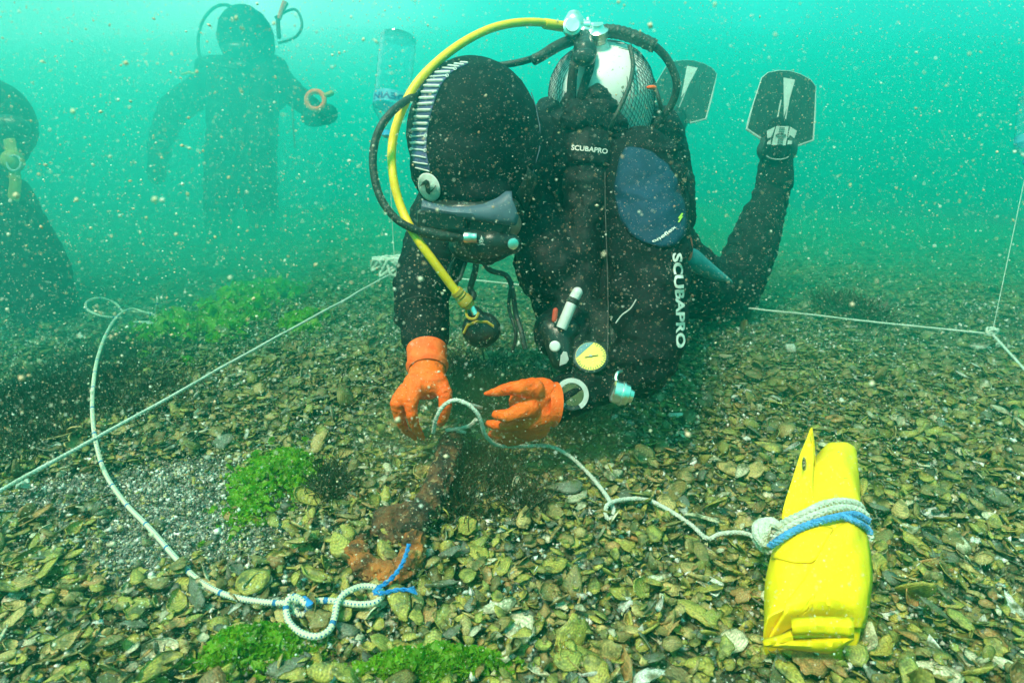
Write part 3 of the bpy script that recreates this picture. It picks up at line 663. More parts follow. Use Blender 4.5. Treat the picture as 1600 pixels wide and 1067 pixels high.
# float bottles on their tethers
def bottle(px0, py0, px1, py1, d, rad, label, tether_to, text=True, dcap=None):
    base = P(px0, py0, d); neck = P(px1, py1, dcap or d); ax = (neck-base).normalized(); Ln = (neck-base).length
    root = empty('plastic_bottle', neck, label, 'bottle', 'upturned bottles used as floats')
    pr = [(0, .55), (.008/Ln, .80), (.03, .97), (.06, 1)]
    for i in range(16): t_ = .08+i*.037; pr.append((t_, 1-.035*(i % 3 == 0)))
    pr += [(.70, 1), (.76, .92), (.82, .7), (.88, .42), (.92, .30), (.97, .29)]
    b = MB().lathe(base, ax, [(h*Ln, r_*rad) for h, r_ in pr], 28, True).build('bottle_body', M['pet'], root)
    MB().lathe(neck-ax*Ln*.05, ax, [(0, rad*.34), (Ln*.05, rad*.34)], 20).build('cap', M['cap'], root)
    lb = MB().lathe(base, ax, [(Ln*.60, rad*1.012), (Ln*.71, rad*1.012)], 32, False).build('label', M['label'], root)
    if text:
        vs, fs = text_mesh('DEVIN', .03); x0 = min(v[0] for v in vs); x1 = max(v[0] for v in vs); side = ax.cross(FWD).normalized(); fr = -(FWD-ax*FWD.dot(ax)).normalized()
        if side.dot(RT) < 0: side = -side
        out_ = []
        for x, y in vs:
            t_ = ((x-x0)/(x1-x0)-.5)*-1.9; hh = Ln*(.675-(1-y/.7)*-.0-.055*(y/.7)*1.0+.0)
            out_.append(base+ax*(Ln*.635+Ln*.055*(y/.7))+ (side*math.sin(t_)+fr*math.cos(t_))*rad*1.03)
        m = MB(); m.add(out_, fs); m.build('label_text', M['labeltxt'], lb, smooth=False)
    q = MB().tube([neck, neck.lerp(tether_to, .5), tether_to], .0016 if text else .0010, 5)
    tag(q.build('tether_line', M['line']), 'thin vertical line from '+('the clear bottle down to the far grid corner' if text else 'the right edge down to the corner knot'), 'rope')
    return root
bottle(623, 54, 606, 214, 2.2, .062, 'clear upturned plastic bottle with pale blue label floating left of the diver', A_)
bottle(1614, 150, 1606, 256, 2.3, .045, 'pale bottle float cut off by the right edge', B_, text=False)

# braided rope with blue flecks
br = [(246, 463, .12), (246, 478, .09), (243, 492, .05), (225, 488, .06), (205, 483, .07), (184, 494, .08), (166, 522, .085), (152, 562, .08), (145, 610, .07), (145, 655, .05), (151, 696, .035), (165, 740, .022), (195, 785, .016), (235, 826, .016), (275, 872, .016), (310, 906, .02), (350, 928, .02), (400, 939, .022), (448, 942, .03), (466, 938, .036)]
bp_ = smooth_path([G(*p) for p in br], 8)
bro = MB().tube(bp_, .0038, 10).build('braided_rope', M['braid']); tag(bro, 'pale braided rope with blue flecks curving down the left side to a loose knot', 'rope')
lp = [(466, 938, .036), (452, 936, .04), (447, 950, .035), (452, 972, .03), (470, 988, .03), (495, 994, .03), (515, 983, .03), (523, 962, .032), (527, 942, .036), (540, 926, .038), (565, 916, .034), (588, 918, .032), (598, 928, .03), (586, 941, .03), (560, 944, .03), (530, 940, .03), (505, 938, .03), (480, 942, .022), (462, 952, .024), (468, 960, .02), (488, 956, .018)]
MB().tube(smooth_path([G(*p) for p in lp], 8), .0038, 10).build('loose_knot', M['braid'], bro)
kp = [(450, 936, .020), (462, 932, .034), (478, 944, .034), (484, 955, .02), (470, 958, .014), (456, 946, .030), (462, 934, .030), (490, 950, .024)]
MB().tube(smooth_path([G(*p) for p in kp], 8), .0038, 10).build('overhand_turn', M['braid'], bro)
st = [(478, 940, .034), (486, 944, .034)]
MB().tube([G(474, 936, .034), G(484, 944, .036), G(482, 952, .022)], .0045, 8).build('whipping', M['twine'], bro)
lpp = [(190, 497, .06), (165, 495, .07), (145, 489, .08), (134, 480, .09), (138, 470, .09), (158, 466, .09), (180, 474, .07), (192, 486, .05), (210, 487, .04), (240, 492, .04), (236, 512, .01), (205, 514, .01), (190, 508, .01)]
MB().tube(smooth_path([G(*p) for p in lpp], 7), .0036, 7).build('rope_loop', M['braid'], bro)
for i in range(4):
    q = [(198+i*9, 512+random.uniform(-3, 3), .01), (212+i*7, 503, .03), (228+i*4, 508, .03), (222+i*5, 518, .01), (204+i*4, 517, .01)]
    MB().tube(smooth_path([G(*p) for p in q], 6), .0038, 6).build('rope_coil', M['line'], bro)
tw = twisted([G(584, 926, .036), G(592, 918, .040), G(612, 903, .050), G(628, 882, .055), G(636, 862, .058), G(639, 850, .06)], .0030, 2, .018, 5)
tw2 = twisted([G(584, 926, .036), G(600, 926, .038), G(622, 921, .038), G(643, 922, .034)], .0028, 2, .018, 5); tw.add(tw2.v, tw2.f, tw2.uv)
for k in range(6):
    t3 = [G(632, 921, .036), G(647+k, 916+k*2.4, .034+.002*k)]; tw.tube(t3, .0008, 4)
tag(tw.build('blue_twine', M['twine']), 'bright blue twine with two frayed ends tied to the braided rope eye', 'twine')

# ------------------------------------------------------------------ rusty iron
rm = MB()
arc = [(556, 862, .022), (566, 880, .024), (585, 893, .024), (608, 897, .024), (630, 889, .024), (644, 868, .028), (648, 846, .035)]
ap = smooth_path([G(*p) for p in arc], 4)
for i in range(len(ap)-1): rm.cap(ap[i], .0105+.004*math.sin(i*1.7), ap[i+1], .0105+.004*math.sin(i*1.7+1), 10)
rm.cap(G(558, 858, .02), .009, G(565, 846, .02), .008, 10)
iron_root = empty('rusty_iron', G(605, 870, 0), 'rusty iron fitting with orange crusted rim standing in the shells below the hands', 'iron fitting')
rm.blob('crusted_rim', M['rust'], iron_root, .0028, 1, .0065, .011)
rm = MB(); rm.cap(G(600, 812, .02), .016, G(636, 806, .026), .018, 12).cap(G(596, 826, .014), .014, G(636, 822, .02), .018, 12).cap(G(610, 842, .008), .012, G(640, 838, .014), .014, 12)
rm.blob('plate', M['rustdark'], iron_root, .003, 1, .006, .013)
rm = MB(); bpts = [G(640, 828, .03), G(668, 790, .035), G(688, 750, .045), G(700, 715, .055), P(705, 690, 1.10)]
for a1, b1 in zip(bpts, bpts[1:]): rm.cap(a1, .019, b1, .017, 12)
rm.blob('bar', M['rustdark'], iron_root, .0035, 1, .007, .016)

# ------------------------------------------------------------------ main diver
base = P(1000, 430, 1.75); base.z = 0
dv = empty('person', base, 'kneeling diver in black wetsuit and orange gloves bending over the seabed', 'diver')
b = MB()
b.cap(P(775, 225, 1.17), .075, P(880, 275, 1.32), .10)
b.cap(P(860, 300, 1.36), .125, P(975, 325, 1.36), .145)
b.cap(P(930, 320, 1.40), .155, P(1010, 410, 1.76), .145)
b.cap(P(1010, 410, 1.76), .145, P(1035, 430, 1.9), .14)
# left arm (picture right)
b.cap(P(995, 275, 1.24), .088, P(1012, 390, 1.17), .074).cap(P(1012, 390, 1.17), .074, P(1012, 540, 1.11), .060).cap(P(1012, 540, 1.11), .060, P(1000, 565, 1.10), .055).cap(P(1000, 555, 1.14), .052, P(868, 630, 1.08), .032)
# right arm (picture left)
b.cap(P(800, 320, 1.42), .09, P(700, 335, 1.43), .078).cap(P(700, 335, 1.43), .078, P(661, 450, 1.22), .052).cap(P(661, 450, 1.22), .052, P(659, 490, 1.16), .047).cap(P(659, 490, 1.16), .047, P(667, 552, 1.09), .031)
# low front of the body
b.cap(P(880, 400, 1.30), .10, P(925, 540, 1.22), .075).cap(P(960, 400, 1.32), .12, P(985, 555, 1.22), .08)
# legs
b.cap(P(1050, 430, 1.85), .115, P(1140, 465, 2.02), .082).cap(P(1140, 465, 2.02), .082, P(1172, 395, 2.06), .078).cap(P(1172, 395, 2.06), .078, P(1206, 300, 2.10), .052).cap(P(1206, 300, 2.10), .05, P(1212, 245, 2.12), .045)
b.cap(P(985, 420, 1.85), .115, P(960, 455, 2.20), .082).cap(P(960, 455, 2.2), .082, P(1010, 300, 2.35), .06).cap(P(1010, 300, 2.35), .06, P(1048, 212, 2.72), .05)
body, bbv = b.blob('wetsuit_body', M['neo'], dv, .008, 4, .0105, .065)
# boots
bt = MB(); bt.cap(P(1215, 285, 2.08), .05, P(1214, 236, 2.08), .045).cap(P(1212, 240, 2.05), .042, P(1216, 200, 2.10), .034)
bt.blob('boot', M['neo'], dv, .008, 3, .003, .04)
bt = MB(); bt.cap(P(1046, 218, 2.70), .055, P(1056, 185, 2.76), .045)
bt.blob('boot', M['neo'], dv, .008, 3, .003, .04)
# buoyancy vest
v = MB()
v.cap(P(858, 182, 1.33), .036, P(940, 198, 1.33), .05).cap(P(940, 198, 1.33), .05, P(1020, 215, 1.36), .065).cap(P(1020, 215, 1.36), .065, P(1050, 300, 1.42), .05)
v.cap(P(880, 190, 1.30), .05, P(915, 240, 1.22), .05).cap(P(915, 240, 1.22), .052, P(918, 320, 1.205), .042).cap(P(918, 320, 1.205), .042, P(905, 420, 1.20), .036).cap(P(905, 420, 1.20), .036, P(897, 520, 1.16), .044)
v.cap(P(870, 520, 1.16), .042, P(930, 590, 1.12), .038).cap(P(945, 520, 1.18), .06, P(965, 575, 1.14), .05)
v.cap(P(830, 330, 1.22), .05, P(860, 420, 1.20), .06)
vest, vbv = v.blob('buoyancy_vest', M['vest'], dv, .007, 3, .006, .05)
# hood
h = MB(); hc = P(740, 212, 1.13)
h.ell(hc, (.116, .125, .128), None, 32, 20); h.ell(P(722, 262, 1.10), (.088, .10, .085), None, 24, 14); h.ell(P(790, 250, 1.15), (.085, .1, .1), None, 24, 14)
h.ell(P(741, 302, 1.07), (.062, .06, .03), None, 20, 12)
hood, hbv = h.blob('hood', M['neofine'], dv, .006, 6, .0035, .075)
def z4(x, y): return (620+x/4.267, 80+y/4.267)
bars = [((425,88),(476,92)),((385,97),(450,103)),((345,108),(420,115)),((310,122),(392,130)),((265,152),(362,150)),((228,180),(340,176)),((210,208),(314,205)),((190,240),(293,238)),((175,278),(277,275)),((160,318),(260,315)),((148,358),(248,356)),((137,400),(235,398)),((130,440),(225,440)),((122,485),(217,485)),((113,525),(208,528)),((107,570),(200,573)),((105,612),(200,622)),((108,657),(198,667)),((110,700),(205,714)),((120,742),(215,755)),((135,778),(225,800))]
strip(hbv, [z4(l_[0]-1, l_[1]) for l_, r_ in bars], [z4(r_[0]+1, r_[1]) for l_, r_ in bars], 'hood_stripe', M['purple'], hood, .0012, 50, 6)
for i, (l_, r_) in enumerate(bars):
    w_ = (1.5 if i < 4 else 2.1) if i not in (15, 17, 5, 3) else 1.2
    if i > 17: w_ = 1.1
    pr = project(hbv, [(z4(*l_)[0]+(z4(*r_)[0]-z4(*l_)[0])*t_/6, z4(*l_)[1]+(z4(*r_)[1]-z4(*l_)[1])*t_/6) for t_ in range(7)], .0032)
    m = MB().tube(pr, [w_*.0009]+[w_*.00115]*5+[w_*.0009], 8)
    m.build('hood_bar', M['print'], hood)
    if i in (3, 5, 15, 17):
        for e_ in ((r_,) if i < 6 else (l_, r_)):
            c = z4(*e_); q = project(hbv, [(c[0]+2.2*math.cos(k*math.pi/5), c[1]+2.2*math.sin(k*math.pi/5)) for k in range(10)], .0035)
            MB().tube(q, .0007, 6, closed=True).build('ring_stud', M['print'], hood)
a0 = R(-24); lc = z4(223, 903)
el = [(lc[0]+math.cos(t_)*15.5*math.cos(a0)+math.sin(t_)*22.5*-math.sin(a0), lc[1]+math.cos(t_)*15.5*math.sin(a0)+math.sin(t_)*22.5*math.cos(a0)) for t_ in np.linspace(0, 2*math.pi, 40, endpoint=False)]
lg = fan(hbv, el, 'hood_logo', M['print'], hood, .0025)
sw_t = [z4(*p) for p in ((163, 903), (185, 868), (208, 856), (226, 868), (230, 900), (236, 922), (278, 882))]
sw_b = [z4(*p) for p in ((163, 903), (186, 885), (198, 882), (204, 905), (206, 930), (226, 950), (278, 882))]
strip(hbv, sw_t, sw_b, 'logo_swoosh', M['dark'], lg, .0042, 30, 3, 0)
# seam and knob on top of the hood
MB().cap(P(738, 98, 1.10), .007, P(752, 96, 1.10), .008).ell(P(757, 99, 1.10), (.007, .007, .007)).build('strap_buckle', M['plastic'], dv)
# --- mask: strap, skirt, frame, lens
mk = MB(); mk.ell(P(736, 326, 1.06), (.082, .050, .024), Matrix.Rotation(R(-4), 3, 'Y'), 28, 14)
mask, mbv = mk.blob('mask_body', M['plastic'], dv, .005, 3)
def z3(x, y): return (620+x/6.667, 270+y/6.667)
up_ = [z3(*p) for p in ((262,296),(330,325),(400,345),(550,375),(740,372),(900,342),(1050,272),(1140,205),(1195,210))]
lo_ = [z3(*p) for p in ((262,412),(360,418),(500,440),(740,470),(900,498),(1100,530),(1235,550),(1255,462),(1215,400))]
pts2 = []; 
def dsh(px): return 1.005+.00016*abs(px-720)
n_ = 34; Aq = resample(up_, n_); Bq = resample(lo_, n_); m = MB(); vs = []
for k in range(5):
    for a1, b1 in zip(Aq, Bq):
        q = a1.lerp(b1, k/4); vs.append(P(q[0], q[1], dsh(q[0])-.006*math.sin(math.pi*k/4)))
m.add(vs, [(k*n_+j, k*n_+j+1, (k+1)*n_+j+1, (k+1)*n_+j) for k in range(4) for j in range(n_-1)])
so = m.build('skirt_flange', M['skirt'], mask); s_ = so.modifiers.new('s', 'SOLIDIFY'); s_.thickness = .004
m = MB(); m.box(P(692, 346, 1.03), .078, .05, .034, Matrix.Rotation(R(5), 3, 'Y')); m.box(P(765, 352, 1.045), .07, .05, .026, Matrix.Rotation(R(10), 3, 'Y'))
fr = m.build('mask_frame', M['plastic'], mask, smooth=False, bevel=.006)
MB().box(P(694, 345, 1.003), .060, .004, .022, Matrix.Rotation(R(5), 3, 'Y')).build('lens', M['glass'], mask, smooth=False)
MB().box(P(760, 354, 1.018), .050, .004, .018, Matrix.Rotation(R(10), 3, 'Y')).build('lens', M['glass'], mask, smooth=False)
MB().tube(project(hbv, [(808, 330), (818, 305), (832, 270), (842, 235), (843, 200), (838, 170), (830, 145)], .001), .0009, 6).build('strap_edge', M['skirt'], mask)
strip(hbv, [(806, 300), (815, 285), (824, 262)], [(820, 330), (830, 305), (838, 275)], 'mask_strap', M['plastic'], mask, .003, 12, 3)
fc = MB(); fc.ell(P(770, 350, 1.09), (.05, .05, .035)); fc.ell(P(785, 358, 1.062), (.020, .012, .007)); fc.ell(P(752, 356, 1.068), (.014, .012, .010))
fc.blob('face', M['skin'], dv, .004, 3)
# --- regulator in the mouth
rg = MB(); rg.ell(P(752, 384, 1.05), (.055, .038, .030)); rg.ell(P(738, 372, 1.03), (.030, .025, .016)); rg.cap(P(770, 378, 1.03), .020, P(800, 382, 1.04), .017)
reg, rbv = rg.blob('regulator', M['plastic'], dv, .004, 3)
MB().lathe(P(725, 371, 1.005), (1, 0, -.03), [(0, .0085), (.004, .0095), (.010, .0095), (.012, .0085), (.016, .009), (.020, .008)], 16).build('hose_fitting', M['chrome'], reg)
MB().lathe(P(801, 381, 1.015), P(806, 382, 1.0)-P(801, 381, 1.015), [(0, .009), (.003, .009), (.004, .006)], 16).build('adjust_knob', M['chrome'], reg)
text_on(rbv, '50', [(747.5, 379), (755, 378.4)], 4.2, 'mark', M['print'], reg, .003, .05)
m = MB(); m.add(project(rbv, [(749, 374), (753.5, 373.6), (751.2, 369)], .003), [(0, 1, 2)]); m.build('mark', M['print'], reg, smooth=False)
m = MB(); m.tube(project(rbv, [(746.5, 382.5), (750, 381.2), (754, 381.2), (757, 382.4)], .003), .0005, 5).build('mark', M['print'], reg)
# exhaust tee and loose straps below
MB().cap(P(735, 395, 1.04), .014, P(762, 400, 1.05), .016).build('exhaust_tee', M['plastic'], reg)

# --- scuba tank
ta_ = Vector((-.14, -.50, .82)).normalized(); tb = P(939, 150, 1.30); TR = .106
tank_root = MB()
prof = [(-.50, .02), (-.49, .07), (-.47, .10), (-.44, TR), (.0, TR), (.02, TR*.985), (.045, TR*.92), (.068, TR*.78), (.085, TR*.58), (.095, TR*.34), (.099, TR*.19), (.108, TR*.16)]
tank = MB().lathe(tb, ta_, prof, 48).build('scuba_tank', M['tank'], dv)
nm = MB(); s1 = ta_.orthogonal().normalized(); s2 = ta_.cross(s1)
def tr_at(hh):
    return float(np.interp(hh, [p[0] for p in prof], [p[1] for p in prof]))
K_ = 72
camd = (CAM-tb).normalized(); ca = math.atan2(camd.dot(s2), camd.dot(s1))
for sg in (-1, 1):
    for k in range(K_):
        q = []
        for j in range(56):
            hh = -.34+j*.0087; a = 2*math.pi*k/K_+sg*(j*.0087)/TR*.55
            dd = abs((a-ca+math.pi) % (2*math.pi)-math.pi)
            lim = .012+.010*math.sin(a*3+1)+min(.08, .055*dd)
            if hh > lim+.006*(k % 3): break
            r_ = tr_at(hh)+.0014; q.append(tb+ta_*hh+(s1*math.cos(a)+s2*math.sin(a))*r_)
        if len(q) > 2: nm.tube(q, .0005, 4, False)
nm.build('tank_net', M['net'], tank)
vc = tb+ta_*.125
vl = MB(); vl.lathe(tb+ta_*.096, ta_, [(0, .016), (.02, .016), (.022, .019), (.034, .019), (.038, .012), (.046, .009)], 20)
vl.build('tank_valve', M['chrome'], tank)
# first stage (bright chrome) and black hand wheel
fs_ = MB(); f0 = P(903, 40, 1.22)
fs_.lathe(P(897, 52, 1.22), UP, [(0, .018), (.01, .021), (.022, .021), (.03, .016), (.038, .012)], 20); fs_.lathe(P(880, 42, 1.22), RT, [(0, .008), (.012, .008), (.013, .012), (.05, .012), (.052, .008), (.075, .008)], 16)
fs_.lathe(P(893, 46, 1.20), -FWD, [(0, .017), (.012, .017), (.014, .013), (.018, .013)], 18); fs_.cap(P(912, 50, 1.22), .012, P(930, 52, 1.22), .009); fs_.lathe(P(919, 40, 1.22), UP, [(0, .004), (.014, .004)], 10)
fs_.build('first_stage', M['chrome'], tank)
kb = MB(); kb.cap(P(913, 62, 1.22), .018, P(914, 82, 1.19), .022).ell(P(913, 90, 1.165), (.021, .016, .016)); 
kb.blob('valve_cover', M['plastic'], tank, .004, 2, .002, .02)
MB().tube(smooth_path([P(905, 70, 1.2), P(899, 95, 1.19), P(894, 125, 1.19), P(892, 172, 1.2)], 5), [(.009, .004)]*16, 8, flat=RT).build('lift_strap', M['vest'], dv)
MB().tube(smooth_path([P(925, 80, 1.19), P(922, 105, 1.185), P(914, 130, 1.19), P(905, 160, 1.2)], 5), [(.008, .004)]*16, 8, flat=RT).build('lift_strap', M['vest'], dv)
bg_ = MB(); bg_.cap(P(888, 160, 1.2), .014, P(900, 185, 1.21), .028).cap(P(932, 150, 1.2), .020, P(940, 172, 1.21), .030).cap(P(905, 188, 1.2), .035, P(960, 200, 1.22), .025)
bg_.blob('strap_bundle', M['vest'], dv, .005, 2, .006, .025)
MB().ell(P(1018, 137, 1.22), (.010, .004, .004)).build('orange_tag', M['cuff'], tank)

# --- hoses
def hose(name, pts, r, mt, parent=dv): return MB().tube(smooth_path([P(*p) for p in pts], 8), r, 12).build(name, mt, parent)
yh = hose('yellow_hose', [(882, 42, 1.21), (862, 38, 1.19), (835, 35, 1.16), (800, 37, 1.13), (762, 47, 1.10), (720, 69, 1.07), (680, 100, 1.05), (648, 135, 1.04), (625, 180, 1.03), (613, 225, 1.03), (614, 275, 1.02), (627, 325, 1.02), (650, 370, 1.01), (680, 412, 1.02), (712, 455, 1.04)], .0070, M['yhose'])
m = MB().lathe(P(712, 454, 1.04), P(738, 482, 1.06)-P(712, 454, 1.04), [(0, .0095), (.006, .011), (.008, .009), (.012, .011), (.014, .009), (.018, .012), (.028, .013), (.030, .010), (.036, .010), (.038, .007)], 14); m.build('strain_relief', M['ydim'], yh)
m = MB().lathe(P(880, 42, 1.21), P(835, 35, 1.16)-P(880, 42, 1.21), [(0, .0095), (.05, .0092), (.052, .0078)], 14); m.build('hose_sleeve', M['yhose'], yh)
bh = hose('black_hose', [(897, 62, 1.22), (872, 72, 1.20), (845, 87, 1.18), (810, 98, 1.20), (770, 104, 1.22), (735, 108, 1.24), (695, 124, 1.18), (655, 146, 1.06), (625, 164, 1.01), (600, 190, .99), (586, 222, .99), (583, 262, .99), (594, 308, .99), (620, 343, .99), (655, 361, 1.0), (690, 368, 1.01), (722, 371, 1.02)], .0062, M['rubber'])
MB().tube(smooth_path([P(897, 62, 1.22), P(872, 72, 1.20), P(846, 88, 1.18), P(832, 95, 1.185)], 5), [.0105]*8+[.0098]*7+[.008], 12).build('hose_protector', M['rubber'], bh)
MB().tube(smooth_path([P(655, 361, 1.0), P(690, 368, 1.01), P(718, 371, 1.02)], 5), .0085, 12).build('hose_protector', M['rubber'], bh)
rh = hose('black_hose', [(930, 50, 1.22), (960, 50, 1.22), (990, 58, 1.22), (1022, 72, 1.22), (1045, 97, 1.23), (1057, 130, 1.24), (1050, 162, 1.26), (1028, 192, 1.28), (1010, 215, 1.3)], .0075, M['rubber'])
rr_ = smooth_path([P(932, 50, 1.22), P(960, 50, 1.22), P(990, 58, 1.22), P(1024, 73, 1.22)], 10)
MB().tube(rr_, [.0125+.0008*math.sin(i*2.3) for i in range(len(rr_))], 12).build('hose_protector', M['rubber'], rh)
hose('inflator_hose', [(984, 72, 1.20), (989, 100, 1.19), (984, 132, 1.17), (970, 165, 1.16), (956, 195, 1.17), (950, 215, 1.22)], .0042, M['rubber'])
hose('thin_hose', [(1020, 125, 1.27), (1028, 150, 1.25), (1034, 172, 1.26)], .004, M['rubber'])
# cords hanging below the chin
hose('cord', [(745, 400, 1.06), (742, 425, 1.07), (735, 450, 1.08), (740, 462, 1.08), (732, 472, 1.08)], .0055, M['rubber'])
hose('cord', [(752, 402, 1.07), (765, 422, 1.08), (790, 430, 1.10), (800, 450, 1.10), (806, 490, 1.11), (815, 520, 1.10), (820, 545, 1.1)], .0045, M['rubber'])
hose('cord', [(720, 395, 1.06), (705, 415, 1.05), (701, 432, 1.05), (708, 441, 1.05), (718, 436, 1.05), (724, 420, 1.05), (730, 404, 1.05)], .0030, M['rubber'])
hose('cord', [(800, 440, 1.10), (795, 480, 1.11), (806, 520, 1.11), (800, 550, 1.12)], .0032, M['rubber'])
# octopus regulator hanging from the yellow hose
oc = MB(); oc.ell(P(752, 515, 1.09), (.034, .026, .032)); oc.cap(P(742, 490, 1.07), .013, P(750, 505, 1.08), .018)
octo, obv = oc.blob('spare_regulator', M['plastic'], dv, .004, 2)
MB().tube(project(obv, [(726, 520), (732, 508), (745, 502), (760, 503), (770, 510)], .002), .0024, 6).build('yellow_rim', M['ydim'], octo)
MB().tube(smooth_path([P(728, 486, 1.06), P(731, 496, 1.05), P(742, 498, 1.05), P(748, 488, 1.05)], 4), .0024, 6).build('yellow_ring', M['ydim'], octo)
MB().lathe(P(737, 480, 1.06), P(744, 494, 1.06)-P(737, 480, 1.06), [(0, .006), (.014, .006)], 10).build('hose_fitting', M['chrome'], octo)

# --- prints on suit and vest
allbv = bvh_many([body, vest])
pan = [(978, 232), (1000, 232), (1022, 240), (1042, 258), (1056, 282), (1066, 312), (1071, 345), (1068, 368), (1056, 382), (1035, 388), (1010, 382), (988, 368), (972, 345), (963, 315), (962, 285), (968, 252)]
po = fan(bbv, pan, 'shoulder_panel', M['blue'], body, .0035, 12, 70)
pbv = bvh_of(po)
MB().tube(project(bbv, pan+[pan[0]], .004), .0012, 5).build('panel_seam', M['neo'], body)
text_on(bbv, 'SCUBAPRO', [(1050, 397), (1054, 470), (1055, 544)], 13, 'sleeve_print', M['print'], body, .003, .035)
strap_ = strip(vbv, [(885, 205), (915, 200), (950, 208), (968, 218)], [(885, 258), (915, 255), (950, 262), (965, 268)], 'shoulder_strap', M['vest'], vest, .003, 20, 6)
text_on(bvh_of(strap_), 'SCUBAPRO', [(893, 235), (920, 237), (948, 241)], 7.5, 'strap_print', M['print'], strap_, .002, .03)
text_on(pbv, 'oneflex', [(1019, 380), (1030, 376), (1043, 368), (1056, 357)], 5.5, 'panel_print', M['print'], po, .003, .02)
m = MB(); m.add(project(pbv, [(1057, 343), (1062, 334), (1065, 334.5), (1062, 340), (1065, 340), (1059, 349.5), (1057, 349), (1060, 343.5)], .004), [(0, 1, 2, 3), (0, 3, 7), (3, 4, 5, 6), (3, 6, 7)]); m.build('panel_mark', M['lime'], po, smooth=False)
# seam lines
MB().tube(project(allbv, [(944, 270), (947, 330), (950, 400), (952, 480), (950, 560)], .002), .0011, 5).build('seam', M['rubber'], body)
MB().tube(project(bbv, [(623, 478), (635, 468), (655, 463), (675, 466), (690, 474)], .0015), .0010, 5).build('seam', M['rubber'], body)
# red ring and teal thigh flap behind the arm
MB().tube([P(1072+4*math.cos(t_)+4, 388+17*math.sin(t_), 1.30) for t_ in np.linspace(0, 2*math.pi, 20, endpoint=False)], .0035, 6, closed=True).build('red_ring', M['red'], dv)
tf = MB(); tf.cap(P(1080, 405, 1.60), .028, P(1110, 425, 1.66), .020).cap(P(1110, 425, 1.66), .020, P(1145, 441, 1.70), .004)
tf.blob('teal_flap', M['teal'], dv, .005, 3)
hose('cord', [(962, 505, 1.06), (972, 492, 1.06), (985, 482, 1.06), (994, 468, 1.06)], .0012, M['wgrey'])

# --- chest instruments
m = MB().cap(P(879, 508, 1.10), .0105, P(896, 470, 1.10), .0105); 
tor = MB().lathe(P(877, 513, 1.09), P(895, 470, 1.09)-P(877, 513, 1.09), [(0, .009), (.002, .0095), (.045, .0095), (.046, .0085)], 20).build('dive_torch', M['white'], dv)
MB().cap(P(897, 466, 1.09), .0092, P(902, 457, 1.09), .0092).build('torch_head', M['white'], tor)
MB().lathe(P(894, 473, 1.09), P(898, 464, 1.09)-P(894, 473, 1.09), [(0, .0104), (.008, .0104)], 20).build('torch_band', M['dark'], tor)
ind = MB().cap(P(866, 500, 1.09), .0045, P(868, 485, 1.09), .0045).build('red_clip', M['red'], dv)
MB().lathe(P(867, 541, 1.08), P(867, 541, 1.0)-P(867, 541, 1.08), [(0, .0095), (.006, .0095), (.008, .008), (.0085, .006)], 24).build('white_button', M['white'], dv)
con = MB(); con.cap(P(872, 525, 1.12), .028, P(880, 560, 1.11), .024); con.cap(P(862, 515, 1.12), .02, P(890, 515, 1.12), .02); con.blob('console', M['plastic'], dv, .004, 2)
m = MB(); q = [(874, 572), (876, 556), (880, 549), (886, 550), (889, 562), (885, 568)]; m.add([P(x, y, 1.075) for x, y in q]+[P(x, y, 1.082) for x, y in q], [(5, 4, 3, 2, 1, 0)]+[(i, (i+1) % 6, (i+1) % 6+6, i+6) for i in range(6)]); m.build('grey_grip', M['wgrey'], dv, smooth=False, bevel=.001)
# compass
cc = P(923, 557, 1.075); cn = (CAM-cc).normalized(); cn = (cn+Vector((0, -.0, .55))).normalized(); cu = (UP-cn*UP.dot(cn)).normalized(); cr = cu.cross(cn)
cmp_ = MB().lathe(cc-cn*.012, cn, [(0, .024), (.002, .030), (.012, .030), (.014, .0265), (.0125, .026)], 32).build('compass', M['plastic'], dv)
def disc(c, u, v, r, n=40, a0=0, a1=2*math.pi, r0=0):
    m = MB(); vs = []
    for i in range(n+1):
        a = a0+(a1-a0)*i/n; vs += [c+(u*math.cos(a)+v*math.sin(a))*r0, c+(u*math.cos(a)+v*math.sin(a))*r]
    m.add(vs, [(2*i, 2*i+1, 2*i+3, 2*i+2) for i in range(n)]); return m
disc(cc+cn*.0022, cr, cu, .0255).build('dial', M['cfaceY'], cmp_, smooth=False)
m = MB(); ch = [a for a in np.linspace(R(78), R(190), 20)]; vs = [cc+cn*.0027+(cr*math.cos(a)+cu*math.sin(a))*.0250 for a in ch]; m.add(vs, [tuple(range(20))]); m.build('dial_window', M['cfaceB'], cmp_, smooth=False)
m = MB()
for i in range(36):
    a = 2*math.pi*i/36
    if R(75) < a < R(192): continue
    u_ = cr*math.cos(a)+cu*math.sin(a); t_ = u_.cross(cn); l_ = .0055 if i % 3 == 0 else .0035; w2 = .00055; c_ = cc+cn*.0028
    m.add([c_+u_*.0250+t_*w2, c_+u_*.0250-t_*w2, c_+u_*(.0250-l_)-t_*w2, c_+u_*(.0250-l_)+t_*w2], [(0, 1, 2, 3)])
m.build('dial_marks', M['dark'], cmp_, smooth=False)
MB().tube([cc+cn*.003-cr*.010-cu*.003, cc+cn*.003+cr*.012+cu*.001], .0008, 5).build('needle', M['dark'], cmp_)
MB().ell(cc+cn*.003, (.003, .003, .002)).build('hub', M['wgrey'], cmp_)
